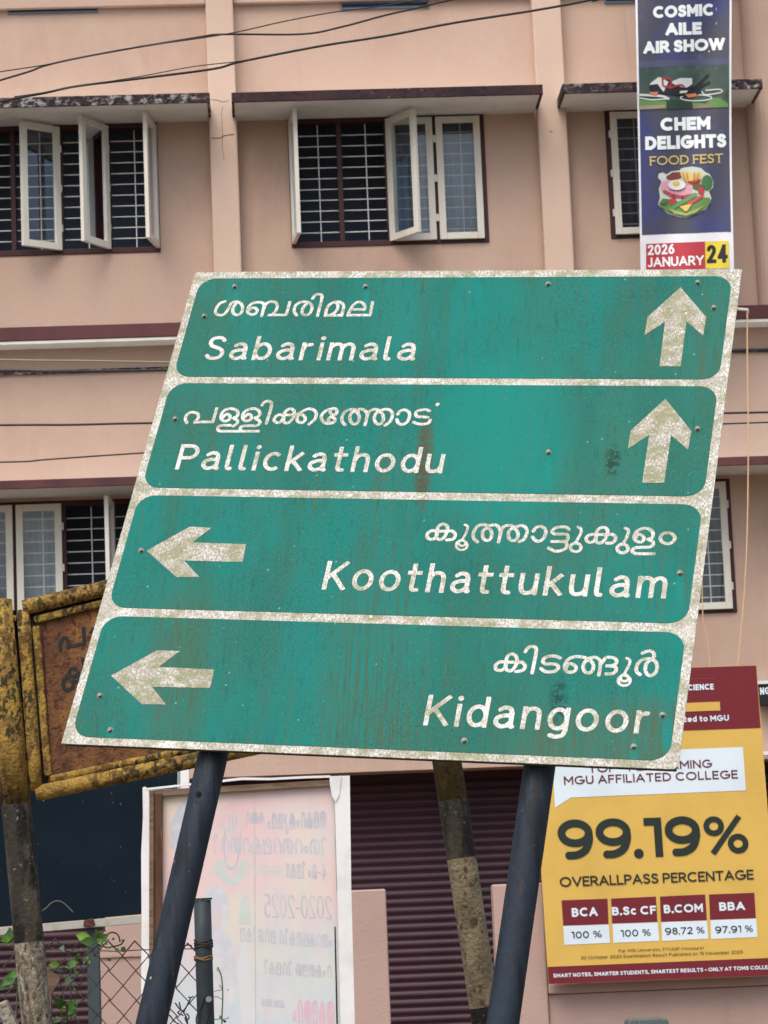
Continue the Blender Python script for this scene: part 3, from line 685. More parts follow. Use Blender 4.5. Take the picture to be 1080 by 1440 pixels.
m_sgreen = M('sign_green', (.003, .178, .158), [
    dict(c=(.008, .130, .108), s=2.2, lo=.40, hi=.64, st=(2.2, .45, 1), f=.75, d=5),
    dict(c=(.040, .115, .078), s=7, lo=.46, hi=.72, st=(4, .22, 1), f=.55, seed=5, mask=(1.4, .38, .62)),
    dict(c=(.040, .120, .075), s=1.6, lo=.42, hi=.66, st=(1, .55, 1), f=.50, seed=8),
    dict(c=(.085, .090, .035), s=22, lo=.52, hi=.70, st=(4, .14, 1), f=.55, seed=13, mask=(2.2, .46, .62)),
    dict(c=(.008, .060, .052), s=280, lo=.46, hi=.66, st=(1.3, .40, 1), f=.60, seed=3, d=3, mask=(5, .30, .60)),
    dict(c=(.010, .070, .058), s=70, lo=.54, hi=.70, st=(1.6, .18, 1), f=.45, seed=33, d=6),
    dict(c=(.12, .075, .045), s=220, lo=.52, hi=.68, st=(1.3, .35, 1), f=.55, seed=23, d=5, mask=(3, .38, .62)),
    dict(c=(.004, .200, .175), s=180, lo=.54, hi=.70, st=(1.3, .3, 1), f=.5, seed=29, d=4),
    dict(c=(.09, .072, .026), s=34, lo=.34, hi=.66, st=(5, .16, 1), f=.6, seed=14, at=(ox_, oy_, .33, .16)),
    dict(c=(.075, .07, .02), s=34, lo=.34, hi=.66, st=(5, .16, 1), f=.6, seed=15, at=(yx_, yy_, .10, .42)),
    dict(c=(.075, .040, .010), s=60, lo=.30, hi=.5, f=.95, seed=16, at=(qx_ - .005, qy_ - .02, .030, .20)),
    dict(c=(.07, .062, .016), s=30, lo=.38, hi=.66, st=(6, .16, 1), f=.6, seed=17, at=(tx_ + .18, ty_ + .1, .16, .6)),
    dict(c=(.006, .022, .020), s=60, lo=.42, hi=.54, f=.75, seed=11, at=(ax_, ay_, .026, .065)),
    dict(c=(.006, .022, .020), s=60, lo=.42, hi=.54, f=.7, seed=12, at=(bx_, by_, .026, .085)),
    dict(c=(.003, .215, .185), s=3, lo=.1, hi=.5, st=(3, .3, 1), f=.55, seed=19, at=(uvp(700, 620)[0], uvp(700, 620)[1], .24, .35)),
    dict(c=(.003, .19, .175), s=3, lo=.0, hi=.4, st=(3, .3, 1), f=.9, seed=20, at=(uvp(938, 1035)[0], uvp(938, 1035)[1], .016, .07)),
    dict(c=(.003, .200, .180), s=4, lo=.0, hi=.3, f=.75, seed=60, at=(uvp(771, 664)[0], uvp(771, 664)[1], .012, .075)),
    dict(c=(.003, .200, .180), s=4, lo=.0, hi=.3, f=.75, seed=61, at=(uvp(891, 1066)[0], uvp(891, 1066)[1], .012, .075)),
    dict(c=(.003, .200, .180), s=4, lo=.0, hi=.3, f=.75, seed=62, at=(uvp(330, 430)[0], uvp(330, 430)[1], .012, .075)),
    dict(c=(.003, .200, .180), s=4, lo=.0, hi=.3, f=.75, seed=63, at=(uvp(514, 428)[0], uvp(514, 428)[1], .012, .075)),
    dict(c=(.003, .200, .180), s=4, lo=.0, hi=.3, f=.75, seed=64, at=(uvp(155, 1040)[0], uvp(155, 1040)[1], .012, .075)),
    dict(c=(.003, .200, .180), s=4, lo=.0, hi=.3, f=.75, seed=65, at=(uvp(956, 828)[0], uvp(956, 828)[1], .012, .075)),
    dict(c=(.20, .36, .32), s=17, lo=.052, hi=.044, kind='voronoi', f=.7, seed=6),
    dict(c=(.20, .36, .32), s=48, lo=.058, hi=.05, kind='voronoi', f=.6, seed=7),
    ], .55, bump=(260, .10), coord='UV', spec=.08)
def sheet_white(name, dirt, seed=0):
    return M(name, (.66, .68, .66), [
        dict(c=(.44, .43, .37), s=16, lo=.56 - .14 * dirt, hi=.74 - .10 * dirt, f=.8, seed=1 + seed, d=6),
        dict(c=(.30, .29, .24), s=150, lo=.555 - .10 * dirt, hi=.68 - .08 * dirt, st=(1.2, .7, 1), f=.8, seed=2 + seed, d=5, mask=(6, .50 - .14 * dirt, .62 - .14 * dirt)),
        dict(c=(.26, .21, .18), s=240, lo=.58 - .06 * dirt, hi=.68 - .06 * dirt, st=(1.3, .6, 1), f=.7, seed=3 + seed, d=3),
        dict(c=(.20, .23, .10), s=26, lo=.62 - .14 * dirt, hi=.78 - .14 * dirt, f=.6, seed=4 + seed, d=7),
        dict(c=(.76, .78, .77), s=70, lo=.60, hi=.68, f=.7, seed=7 + seed)], .6, bump=(200, .2), coord='UV', spec=.1)
m_sborder = sheet_white('sign_white_border', 1.15)
m_sletter = sheet_white('sign_white_letters', .85, 10)
m_sarrow = sheet_white('sign_white_arrow', 1.45, 20)
m_sedge = M('sign_back_steel', (.06, .055, .05), [dict(c=(.13, .08, .05), s=20, lo=.5, hi=.7, f=.7)], .7)

gs_base = sf(SW / 2, SH + 1.4, -.06); gs_base = np.array([gs_base[0], gs_base[1], 0.0])
sgn = thing('direction_sign', gs_base, 'large leaning green road direction sign with white Malayalam and English place names', 'road sign')
def warp(x, y): return 0.0
mb = MB()
pts = [(.006, .0)] + [(SW, 0), (SW, SH - .01), (SW - .01, SH), (0, SH), (0, .012)]
mb.prism([sf(x, y, 0) for x, y in pts], -SN * .003)
plate = mb.build('plate', [m_sborder], sgn, uvf=s_uv)
mb = MB()
for (a, b, c, d) in ((.006, SH - .034, SW - .006, SH - .004), (.004, .004, SW - .004, .034), (.004, .036, .034, SH - .032), (SW - .034, .036, SW - .004, SH - .032), (.036, SH * .5 - .015, SW - .036, SH * .5 + .015)):
    q = [sf(a, b, -.0035), sf(c, b, -.0035), sf(c, d, -.0035), sf(a, d, -.0035)]; mb.prism(q, -SN * .013)
mb.build('back_frame', m_sedge, sgn)
def rrect(x0, y0, x1, y1, r, n=7):
    P = []
    for cx, cy, a0 in ((x1 - r, y0 + r, -90), (x1 - r, y1 - r, 0), (x0 + r, y1 - r, 90), (x0 + r, y0 + r, 180)):
        P += [(cx + r * math.cos(rad(a0 + 90 * k / n)), cy + r * math.sin(rad(a0 + 90 * k / n))) for k in range(n + 1)]
    return P
for t0, t1 in ((.0163, .2447), (.2598, .4885), (.5050, .7363), (.7535, .9862)):
    mb = MB(); P = rrect(.0136 * SW, t0 * SH, .9850 * SW, t1 * SH, .047)
    mb.prism([sf(x, y, .0012) for x, y in P], -SN * .0010); mb.build('green_panel', m_sgreen, sgn, uvf=s_uv)

def sign_word(text, s0, s1, tb, cap_t, hw=.066, track=.2):
    cap = cap_t * SH; nar = 1.0; st, wd = layout(text, hw, track, False, nar); want = (s1 - s0) * SW / cap
    for _ in range(5): nar *= want / wd; st, wd = layout(text, hw, track * nar, False, nar)
    V, Fc = fill(st, .0011 / cap)
    V = np.stack([s0 * SW + V[:, 0] * cap, tb * SH - V[:, 1] * cap], 1)
    mb = MB(); mb.add([sf(x, y, .0018) for x, y in V], Fc); mb.build('lettering', m_sletter, sgn, uvf=s_uv)
sign_word('Sabarimala', .0622, .4496, .2072, .0548)
sign_word('Pallickathodu', .0651, .5393, .4499, .0548)
sign_word('Koothattukulam', .3759, .9457, .6906, .0575)
sign_word('Kidangoor', .5909, .9475, .9408, .0565)

# Malayalam lines: pen strokes of each letter as they run on the plate
def c9(k): return lambda pts: [(x / 9 + 240, y / 9 + 370) for x, y in pts]
CROP = {'z': (240, 370, 9), 'b': (340, 405, 10.8), 'c': (430, 405, 10.8), '2a': (255, 560, 10.8), '2b': (350, 560, 10.8), '2c': (440, 560, 10.8), '2d': (530, 560, 10.8),
        '3a': (594, 730, 10.8), '3b': (690, 730, 10.8), '3c': (766, 735, 10.8), '3d': (860, 735, 10.8), '4a': (690, 902, 10.8), '4b': (780, 912, 10.8), '4c': (860, 912, 13.5)}
# (crop, 's' spline / 'l' straight / 'e' ellipse, numbers)
W1 = [('z', 's', "690 490 620 520 575 590 575 640 620 665 680 650 730 590 765 520 820 495 885 512 912 570 892 635 840 662 795 635 790 580 825 520"),
      ('b', 's', "115 345 155 308 215 315 238 350 210 395 150 410 95 380 92 320 130 265 200 228 290 225 338 255 328 340 305 430"), ('b', 's', "340 320 365 255 420 218 480 215 530 240 542 290 520 350 475 405"),
      ('b', 'l', "395 418 690 415"), ('b', 'l', "676 420 735 205"), ('b', 's', "835 420 800 370 808 300 850 245 920 218 1000 222 1045 245 1068 290 1060 345 1030 395 975 418 925 395 920 345 950 285 1000 235"),
      ('c', 's', "105 170 140 120 200 102 245 122 243 190 210 310 180 430"), ('c', 's', "300 428 312 350 345 280 400 235 480 215 540 230 575 270 568 340 545 430"), ('c', 'l', "275 422 565 422"), ('c', 's', "465 225 490 270 480 330 440 380 385 415"),
      ('c', 's', "640 425 672 350 722 270 790 222 860 232 903 285 892 335"), ('c', 'l', "715 333 895 333"), ('c', 'l', "622 420 995 418"), ('c', 'l', "978 425 1018 205")]
W2 = [('2a', 's', "88 380 65 330 80 270 130 225 190 220 250 240 265 290 238 340 212 378"), ('2a', 'l', "188 368 500 366"), ('2a', 'l', "480 372 545 145"),
      ('2a', 's', "640 290 690 248 738 270 738 320 690 352 640 350 607 310 617 240 670 185 750 165 830 182 863 230 850 280 800 308 852 345 850 390 790 432"),
      ('2a', 'l', "765 418 640 418"), ('2a', 's', "640 418 575 432 556 465 572 500 620 508"), ('2a', 'l', "610 508 1196 508"),
      ('2a', 's', "970 290 1015 250 1062 270 1062 320 1012 350 965 345 934 300 947 235 1000 188 1080 165 1160 180 1196 235 1175 282 1125 308 1188 350 1190 398 1130 426 1085 428"), ('2a', 'l', "1100 424 975 424"), ('2a', 's', "975 424 920 435 898 462 905 500"),
      ('2b', 's', "202 112 240 65 300 50 345 80 338 160 300 290 268 388"), ('2b', 's', "520 262 445 262 392 310 392 355 440 380 490 362 528 300 545 230 600 175 660 172 693 215 680 290 630 362 575 386 532 358 532 300 548 235"),
      ('2b', 'l', "515 262 720 262"), ('2b', 's', "690 265 760 240 845 190 930 168 1000 195 1027 250 1000 330 915 402"), ('2b', 'e', "795 318 64 62"),
      ('2c', 'e', "318 212 52 50"), ('2c', 's', "345 172 245 178 165 228 130 290 152 350 210 390 290 385"), ('2c', 'e', "288 338 52 44"),
      ('2c', 's', "490 412 448 355 450 280 495 210 565 180 640 180 690 215"), ('2c', 'e', "636 305 72 95"), ('2c', 's', "660 195 720 172 790 190 825 240 818 320 795 412"),
      ('2c', 's', "822 290 850 220 900 185 960 175 1010 195"), ('2c', 'e', "1005 308 70 95"), ('2d', 's', "45 200 120 175 195 185 238 240 225 320 185 378 128 418"),
      ('2d', 's', "320 250 360 200 430 185 490 222 497 290 460 370 390 405 330 385 305 330"), ('2d', 's', "802 200 750 182 680 185 612 210 592 250 620 288 700 292 775 298"), ('2d', 's', "812 340 785 385 700 403 620 395 562 372"), ('2d', 'l', "905 125 938 80")]
W3 = [('3a', 's', "225 190 140 185 78 235 78 285 130 315 190 298 225 240 240 130 290 90 340 88 385 125 375 195 350 262 300 312 250 315 215 280 228 200"), ('3a', 'l', "190 192 410 192"), ('3a', 's', "400 190 450 187 500 228 490 290 450 315 375 325"),
      ('3a', 's', "648 92 690 120 680 180 640 270 600 335", .75), ('3a', 'e', "605 370 52 44", .7), ('3a', 'e', "600 405 85 72", .7),
      ('3a', 's', "838 355 785 300 778 225 812 150 870 102 960 98 1010 115"), ('3a', 'e', "985 240 72 93"), ('3b', 's', "-50 125 20 98 85 102 130 135 148 200 138 280 125 355"),
      ('3b', 's', "150 260 162 190 195 130 250 105 320 108 352 145"), ('3b', 'e', "345 245 75 93"), ('3b', 's', "362 135 450 108 520 122 555 190 535 270 495 325 435 352"),
      ('3b', 's', "652 192 690 140 765 120 830 160 837 230 800 305 740 347 680 330 640 280"),
      ('3c', 's', "368 112 330 78 250 74 160 92 115 140 150 178 250 182 330 185 358 222 338 278 300 295"), ('3c', 'l', "90 295 310 295"), ('3c', 's', "300 290 342 345 312 408 220 440 140 435 60 392"),
      ('3c', 's', "508 72 558 112 540 190 478 300", .85), ('3c', 'e', "473 385 80 66", .9),
      ('3c', 's', "790 190 700 190 640 230 638 280 690 310 750 290 780 230 800 135 850 88 920 84 958 130 945 205 910 272 860 315 800 312 780 270 788 205"), ('3c', 'l', "770 190 965 190"), ('3c', 's', "955 190 1030 187 1082 235 1060 290 1012 318 948 320"),
      ('3d', 's', "210 90 258 122 242 210 185 318", .9), ('3d', 'e', "170 402 82 66"), ('3d', 's', "375 235 395 195 445 190 494 240 470 292 420 302 368 278 345 222 380 150 450 105 540 95 610 130 635 190 610 245 555 265 620 290 640 330 610 368 560 382"),
      ('3d', 'l', "575 382 380 385"), ('3d', 's', "380 385 325 408 318 450 370 480"), ('3d', 'l', "355 480 672 482"), ('3d', 'e', "853 245 110 83")]
W4 = [('4a', 's', "240 322 145 320 80 370 83 428 140 450 200 430 235 380 248 255 300 205 350 205 398 250 400 330 370 400 310 455 250 440 228 390 242 310"), ('4a', 'l', "205 324 425 324"), ('4a', 's', "415 325 480 325 525 375 510 430 460 455 392 467"),
      ('4a', 's', "530 165 570 105 630 85 692 108 692 190 665 330 635 488"), ('4a', 's', "1060 262 1000 236 920 230 835 252 797 308 835 350 930 350 1008 362 1032 410 990 455 920 472 830 465 768 420"),
      ('4b', 's', "175 300 212 245 270 245 328 290 312 345 250 368 182 350 155 290 180 210 250 150 350 130 450 145 545 175"), ('4b', 'e', "515 285 78 98"), ('4b', 's', "500 165 600 142 660 158 697 210 692 300 675 415"),
      ('4b', 's', "720 230 780 150 850 142 920 160 945 212 910 258 850 272"), ('4b', 'l', "855 272 775 272"), ('4b', 's', "850 275 928 292 935 350 885 388 830 395"), ('4b', 'l', "840 395 760 395"),
      ('4c', 's', "290 195 350 232 340 320 270 450 245 515", .8), ('4c', 'e', "250 570 76 62", .8), ('4c', 'e', "245 620 115 95", .8),
      ('4c', 's', "545 505 485 455 478 360 530 268 610 215 720 205 790 225 852 280 872 380 830 480 750 525 680 500 645 400 672 290 750 225"), ('4c', 's', "595 100 660 68 750 58 802 100 812 160 780 215")]
def mal_strokes(Wd, hwpx=2.35):
    st = []
    for it in Wd:
        ox, oy, sc = CROP[it[0]]; v = list(map(float, it[2].split())); k = it[3] if len(it) > 3 else 1
        if it[1] == 'e': P = ellipse(*v); fl = 'r'
        else:
            P = [(v[i], v[i + 1]) for i in range(0, len(v), 2)]; fl = 'r' if it[1] == 's' else 'b'
            P = catmull(P, 6) if it[1] == 's' else P
        P = [s_px(p[0] / sc + ox, p[1] / sc + oy) for p in P]
        st.append((fl, [np.array(p) for p in P], hwpx * k * SW / 800))
    return st
for Wd in (W1, W2, W3, W4):
    V, Fc = fill(mal_strokes(Wd), .0011)
    mb = MB(); mb.add([sf(x, y, .0018) for x, y in V], Fc); mb.build('lettering', m_sletter, sgn, uvf=s_uv)
def arrow(pts, cr):
    ox, oy, sc = cr; mb = MB()
    q = [s_px(x / sc + ox, y / sc + oy) for x, y in pts]
    mb.prism([sf(x, y, .0020) for x, y in q], -SN * .0007); mb.build('arrow', m_sarrow, sgn, uvf=s_uv)
arrow([(603, 133), (930, 512), (890, 742), (680, 565), (605, 1135), (338, 1133), (408, 568), (148, 742), (185, 512)], (890, 390, 9))
arrow([(593, 105), (922, 512), (880, 750), (665, 562), (578, 1168), (300, 1168), (388, 562), (118, 735), (155, 508)], (870, 550, 9))
arrow([(105, 350), (490, 135), (685, 145), (515, 275), (993, 292), (962, 450), (440, 438), (578, 585), (370, 585)], (190, 720, 6.353))
arrow([(75, 322), (485, 97), (690, 103), (500, 245), (995, 268), (960, 432), (440, 422), (563, 580), (350, 578)], (145, 900, 6.353))
for (x, y) in ((330, 404), (514, 404), (771, 400.5), (981, 398.5), (1004, 434), (287.5, 445.5), (246.5, 590), (981, 604), (771.5, 637), (199, 775), (956.5, 807), (141, 979), (155.5, 1027.5), (932, 1006.5), (891.5, 1051), (653.5, 1042.5)):
    cx, cy = s_px(x, y); mb = MB()
    r = .0054
    ring = [(cx + r * math.cos(k * math.pi / 3 + x), cy + r * math.sin(k * math.pi / 3 + x)) for k in range(6)]
    mb.prism([sf(a, b, .008) for a, b in ring], -SN * .0066)
    ring = [(cx + .0076 * math.cos(k * math.pi / 5), cy + .0076 * math.sin(k * math.pi / 5)) for k in range(10)]
    mb.prism([sf(a, b, .0024) for a, b in ring], -SN * .0011)
    mb.build('bolt', m_steel, sgn)
# two steel pipes behind the plate, leaning with it down to the ground
def pipe_pts(xa, ya, xb, yb, off, top_t):
    """the pipe runs behind the plate, then bends a little steeper just below it"""
    pp = Plane(sf(0, 0, off), SN); A = pp.P(xa, ya); k = ((A - CAM) @ CF) * .972 / FPX
    B = CAM + ray(xb, yb) * k
    d = (pp.P(xb, yb) - A); d /= np.linalg.norm(d); L0 = ((A - SP[0]) @ -SY) - top_t; e = (B - A) / np.linalg.norm(B - A)
    return [A - d * L0 / (d @ -SY), A - d * .25, A - d * .08, A, A + e * .15, A + e * (A[2] + .25) / -e[2]]
for (xa, ya, xb, yb, r) in ((299, 1065, 212.5, 1440, .0362), (759, 1076, 707, 1440, .0372)):
    mb = MB(); mb.tube(pipe_pts(xa, ya, xb, yb, -.062, .12), r, 28); mb.build('post', m_pole, sgn)
    # clamp plates
PA = pipe_pts(299, 1065, 212.5, 1440, -.062, .12); pd = PA[-1] - PA[-2]; pd /= np.linalg.norm(pd)
rd = ray(279.5, 1117); rd = rd / np.linalg.norm(rd)          # where the bolt hole sits on the front of the left pipe
wv = CAM - PA[3]; aa = rd - pd * (rd @ pd); bb = wv - pd * (wv @ pd)
qa, qb, qc = aa @ aa, 2 * aa @ bb, bb @ bb - (.0362 + .0006) ** 2; tt = (-qb - math.sqrt(max(qb * qb - 4 * qa * qc, 0))) / (2 * qa)
hc = CAM + rd * tt; hn = bb + aa * tt; hn /= np.linalg.norm(hn); hx = np.cross(pd, hn)
mb = MB(); mb.prism([hc + hx * .0068 * math.cos(k * math.pi / 8) + pd * .0078 * math.sin(k * math.pi / 8) for k in range(16)], -hn * .012); mb.build('drill_hole', m_hole, sgn)

# ------------------------------------------------------------------ old yellow name board behind it
YP = Plane([0, 8.55, 0], [0.0, -1, 0])
ysg = thing('old_name_board', YP.P(200, 1700) * np.array([1, 1, 0]), 'rusty yellow framed name board with black letters, half hidden behind the green sign', 'sign')
pxm = 8.55 / FPX
def pxy(x, y, o=0.0): return YP.P(x, y, o)
YN = YP.n
def ypost(x0, y0, x1, y1, cuts, mats, r):
    P = [pxy(x0, y0, .0)]; mi = []
    A, B = np.array([x0, y0], float), np.array([x1, y1], float)
    for yc in cuts:
        t = (yc - y0) / (y1 - y0); q = A + (B - A) * t; P += [pxy(*q), pxy(*q)] ; 
    d = pxy(x1, y1) - pxy(x0, y0); E_ = pxy(x1, y1); L = (E_[2] + .2) / -d[2]; P.append(E_ + d * L)
    # separate rings at each cut so every paint band keeps a crisp, slightly uneven edge
    mb = MB(); q = [P[0]] + P[1:-1:2] + [P[-1]]
    for i, (a, b) in enumerate(zip(q, q[1:])):
        sub = [a + (b - a) * k / 3 for k in range(4)]
        mb.tube(sub, [r * (1 + .0 * k) for k in range(4)], 20, mi=i, cap=(i == 0))
    return mb.build('post', mats, ysg)
ypost(-4, 845, 51.5, 1440, [1131, 1325], [m_yel, m_yelblk, m_postgr], .0465)
ypost(572, 700, 684.5, 1440, [1125, 1207, 1416], [m_olive, m_yelblk, m_postcr, m_yelblk], .0455)
def ybar(a, b, wpx, dp, off, name, mat_, sub=None):
    """bar between two photo points in the board plane: width in px across, depth dp"""
    A, B = pxy(*a, off), pxy(*b, off); d = (B - A) / np.linalg.norm(B - A); s = np.cross(d, YN); s /= np.linalg.norm(s)
    h = wpx * pxm / 2; fr_ = world_frame(A, d, s, YN); L = np.linalg.norm(B - A)
    mb = MB(); mb.box(fr_, (0, -h, -dp / 2), (L, h, dp / 2)); return mb.build(name, mat_, sub or ysg, bevel=.008)
# outer tubes (round), inner angle strips, panel
def ytube(a, b, r, name):
    A, B = pxy(*a), pxy(*b); mb = MB(); mb.tube([A + (B - A) * k / 6 for k in range(7)], r, 18); return mb.build(name, m_yel, ysg)
TLy, TRy, BRy, BLy = (33, 855), (560, 727), (600, 1000), (51, 1116)
ytube(TLy, TRy, .0245, 'frame_rail'); ytube(BLy, BRy, .0245, 'frame_rail'); ytube((32.5, 858), (51, 1112), .021, 'frame_stile'); ytube((556, 728), (598, 1000), .021, 'frame_stile')
ybar((48, 872), (555, 748), 11, .02, -.004, 'angle_strip', m_yel); ybar((70, 1096), (590, 985), 10, .02, -.004, 'angle_strip', m_yel)
ybar((50.5, 880), (68, 1092), 11, .02, -.004, 'angle_strip', m_yel)
mb = MB(); mb.prism([pxy(x, y, -.012) for x, y in ((50, 866), (556, 742), (592, 990), (68, 1100))], -YN * .004); mb.build('name_panel', m_rust, ysg)
mb = MB(); mb.prism([pxy(x, y, -.018) for x, y in ((34, 858), (560, 730), (600, 998), (52, 1113))], -YN * .004); mb.build('back_sheet', m_yelblk, ysg)
ybar((57.5, 886), (71, 1085), 3.5, .008, -.0075, 'rust_bead', M('rust_bead', (.06, .015, .02), [dict(c=(.12, .04, .03), s=30, lo=.45, hi=.6, f=.8)], .8))
ybar((19, 858), (36.5, 1108), 9, .008, -.03, 'dark_gap_strip', m_hole)  # black strip added so the open gap between post and frame looks dark
for (a, b) in (((16, 869), (25, 870)), ((20, 986), (30, 986))):
    ybar(a, b, 9, .02, .0, 'weld_tab', m_yel)
ys = []
for pts, sp in (("170 605 160 520 195 435 250 408 282 460 285 560", 1), ("285 545 560 495", 0), ("540 500 525 240", 0), ("625 345 720 235", 0), ("270 1010 212 1080 225 1195 290 1225 368 1160 330 1060 265 1005", 1), ("300 960 330 900 385 880 430 920 440 985 390 1010 320 1000 300 960", 1), ("420 990 500 985 530 830 510 740", 1), ("350 1070 420 1090 500 1060", 1)):
    v = list(map(float, pts.split())); P = [(v[i] / 11.075 + 70, v[i + 1] / 11.075 + 860) for i in range(0, len(v), 2)]
    ys.append(('r' if sp else 'b', [np.array(p) for p in (catmull(P) if sp else P)], 2.6))
V, Fc = fill(ys, .4); mb = MB(); mb.add(YP.PN(V, -.0105), Fc); mb.build('lettering', m_oldink, ysg)

# ------------------------------------------------------------------ yellow college board on the compound wall
def pc(r, g, b, f=.86): c = hexc(r, g, b); return tuple(x * f for x in c[:3]) + (1,)
def printm(name, r, g, b, f=.86): return M(name, pc(r, g, b, f), [dict(c=tuple(x * .82 for x in pc(r, g, b, f)[:3]), s=3, lo=.4, hi=.75, f=.6)], .5, spec=.3)
m_pyel = printm('print_yellow', 232, 194, 100); m_pmar = printm('print_maroon', 124, 40, 52); m_pwht = printm('print_white', 222, 238, 252, .98); m_pink = printm('print_slate', 42, 54, 50); m_pmtx = printm('print_maroon_text', 110, 44, 54)
CP = Plane(BO + BN * 4.62, BN)
cbd = thing('college_board', np.array([*(CP.P(920, 1385)[:2]), zc2 + .02]), 'yellow and maroon printed college board reading 99.19% overall pass percentage', 'signboard')
def ppoly(plane, pts, off, mat_, parent, name='print'):
    mb = MB(); mb.add(plane.PN(pts, off), [tuple(range(len(pts)))]); return mb.build(name, mat_, parent)
def pslab(plane, pts, off, th, mat_, parent, name):
    mb = MB(); mb.prism([plane.P(x, y, off) for x, y in pts], -plane.n * th); return mb.build(name, mat_, parent)
def ptxt(plane, parent, mat_, text, p0, p1, cap, hw=.09, off=.004, **k):
    W, Fc = px_text(plane, text, p0, p1, cap, hw, off=off, **k); mb = MB(); mb.add(W, Fc); return mb.build('lettering', mat_, parent)
BD = [(743, 946), (1063.7, 935.3), (1098, 1371.5), (771.5, 1384)]
pslab(CP, BD, 0, .012, m_pyel, cbd, 'board')
for i in range(4):   # wooden backing frame
    a, b = np.array(BD[i], float), np.array(BD[(i + 1) % 4], float); c = np.array([921, 1160.])
    q = [a, b, b + (c - b) * .06, a + (c - a) * .06]; mb = MB(); mb.prism([CP.P(x, y, -.0135) for x, y in q], -BN * .03); mb.build('batten', m_wood2, cbd)
up2 = (-.068, -1)
ppoly(CP, [(743.5, 946.5), (1063.3, 935.8), (1069.6, 1023.5), (749.5, 1035)], .002, m_pmar, cbd)
ppoly(CP, [(873, 992), (1012.2, 986.7), (1013.0, 999), (873.6, 1004)], .004, m_pyel, cbd)
ptxt(CP, cbd, m_pwht, 'SCIENCE', (961.5, 971.3), (1003.8, 969.6), 8.2, .12, up=up2, step=.22)
ptxt(CP, cbd, m_pwht, 'Affiliated to MGU', (925, 1017), (1025.3, 1013.4), 8.2, .11, up=up2, step=.22)
ppoly(CP, [(890, 957), (1006, 953.4), (1006.1, 954.3), (890, 957.9)], .004, printm('print_maroon_light', 150, 72, 74), cbd)
ppoly(CP, [(776.5, 1061), (1044.7, 1050.5), (1049, 1111.5), (803, 1121.5), (780.5, 1135.8)], .002, m_pwht, cbd)
ptxt(CP, cbd, m_pmtx, 'TOP - PERFORMING', (828, 1087), (1001.5, 1079.3), 11.6, .085, up=up2)
ptxt(CP, cbd, m_pmtx, 'MGU AFFILIATED COLLEGE', (793.4, 1103.8), (1037.8, 1094.7), 12, .085, up=up2)
ptxt(CP, cbd, m_pink, '99.19%', (786.5, 1209), (1055, 1201), 56, .097, up=up2, track=.07)
ptxt(CP, cbd, m_pink, 'OVERALLPASS PERCENTAGE', (787.6, 1247.4), (1060.2, 1236.6), 14, .085, up=up2, track=.08)
Z2 = lambda pts: [(x / 3.375 + 760, y / 3.375 + 1240) for x, y in pts]
for (mp, wp, t1, a1, t2, a2) in (
    ([(100, 88), (318, 80), (323, 200), (108, 208)], [(108, 210), (325, 203), (330, 290), (113, 300)], 'BCA', (150, 167, 272, 162, 42), '100 %', (148, 270, 292, 264, 33)),
    ([(335, 80), (548, 70), (555, 190), (340, 198)], [(342, 200), (557, 193), (564, 280), (346, 290)], 'B.Sc CF', (341, 160, 550, 153, 40), '100 %', (382, 262, 525, 256, 33)),
    ([(567, 70), (782, 60), (790, 182), (572, 190)], [(574, 192), (790, 184), (797, 270), (578, 281)], 'B.COM', (587, 150, 772, 143, 40), '98.72 %', (592, 252, 780, 245, 33)),
    ([(800, 60), (1015, 52), (1022, 172), (805, 180)], [(807, 182), (1024, 175), (1030, 262), (810, 272)], 'BBA', (850, 138, 972, 134, 40), '97.91 %', (830, 245, 1010, 238, 33))):
    ppoly(CP, Z2(mp), .002, m_pmar, cbd); ppoly(CP, Z2(wp), .002, m_pwht, cbd)
    for tx, a, mt_, hw in ((t1, a1, m_pwht, .115), (t2, a2, m_pink, .08)):
        p = Z2([(a[0], a[1]), (a[2], a[3])]); ptxt(CP, cbd, mt_, tx, p[0], p[1], a[4] / 3.375, hw, up=up2)
m_psm = printm('print_small', 70, 66, 44)
p = Z2([(372, 335), (775, 320)]); ptxt(CP, cbd, m_psm, 'For MG University, FYUGP (Honours)', p[0], p[1], 4.2, .07, up=up2, step=.16)
p = Z2([(192, 368), (962, 340)]); ptxt(CP, cbd, m_psm, '30 October 2025 Examination Result Published on 15 November 2025', p[0], p[1], 4.4, .07, up=up2, step=.16)
ppoly(CP, Z2([(34, 404), (1118, 360)]) + [(1097.8, 1371), (771.7, 1383.6)], .002, m_pmar, cbd)
p = Z2([(62, 455), (1115, 413)]); ptxt(CP, cbd, m_pwht, 'SMART NOTES, SMARTER STUDENTS, SMARTEST RESULTS - ONLY AT TOMS COLLEGE', p[0], p[1], 5.4, .11, up=up2, step=.2)
for x in (800, 1050):
    a = CP.P(x, 960, -.065); b = CP.P(x + 22, 1384, -.065); b[2] = zc2 + .012
    mb = MB(); mb.tube([a, b], .02, 8); mb.build('support_post', m_wood, cbd)

# black shop board and pale strip seen past its right edge
sb = thing('shop_signboard', bf(*F(1110, 1000, .1), .1), 'narrow black shop signboard with white rim at the right edge of the picture', 'signboard')
S1 = Plane(BO + BN * .14, BN)
pslab(S1, [(1066, 962.5), (1190, 957), (1192, 987), (1068, 992)], 0, .1, M('board_black', (.018, .02, .024)), sb, 'board')
pslab(S1, [(1065.5, 957.5), (1190, 952), (1190, 956.6), (1065.5, 962)], .01, .11, m_flexw, sb, 'rim')
pslab(S1, [(1066, 1057), (1190, 1052), (1190, 1057), (1066, 1062)], 0, .1, m_flexw, sb, 'rim')
ptxt(S1, sb, m_pwht, 'NG', (1069, 977), (1083, 976), 10, .1, off=.004, up=(-.06, -1))

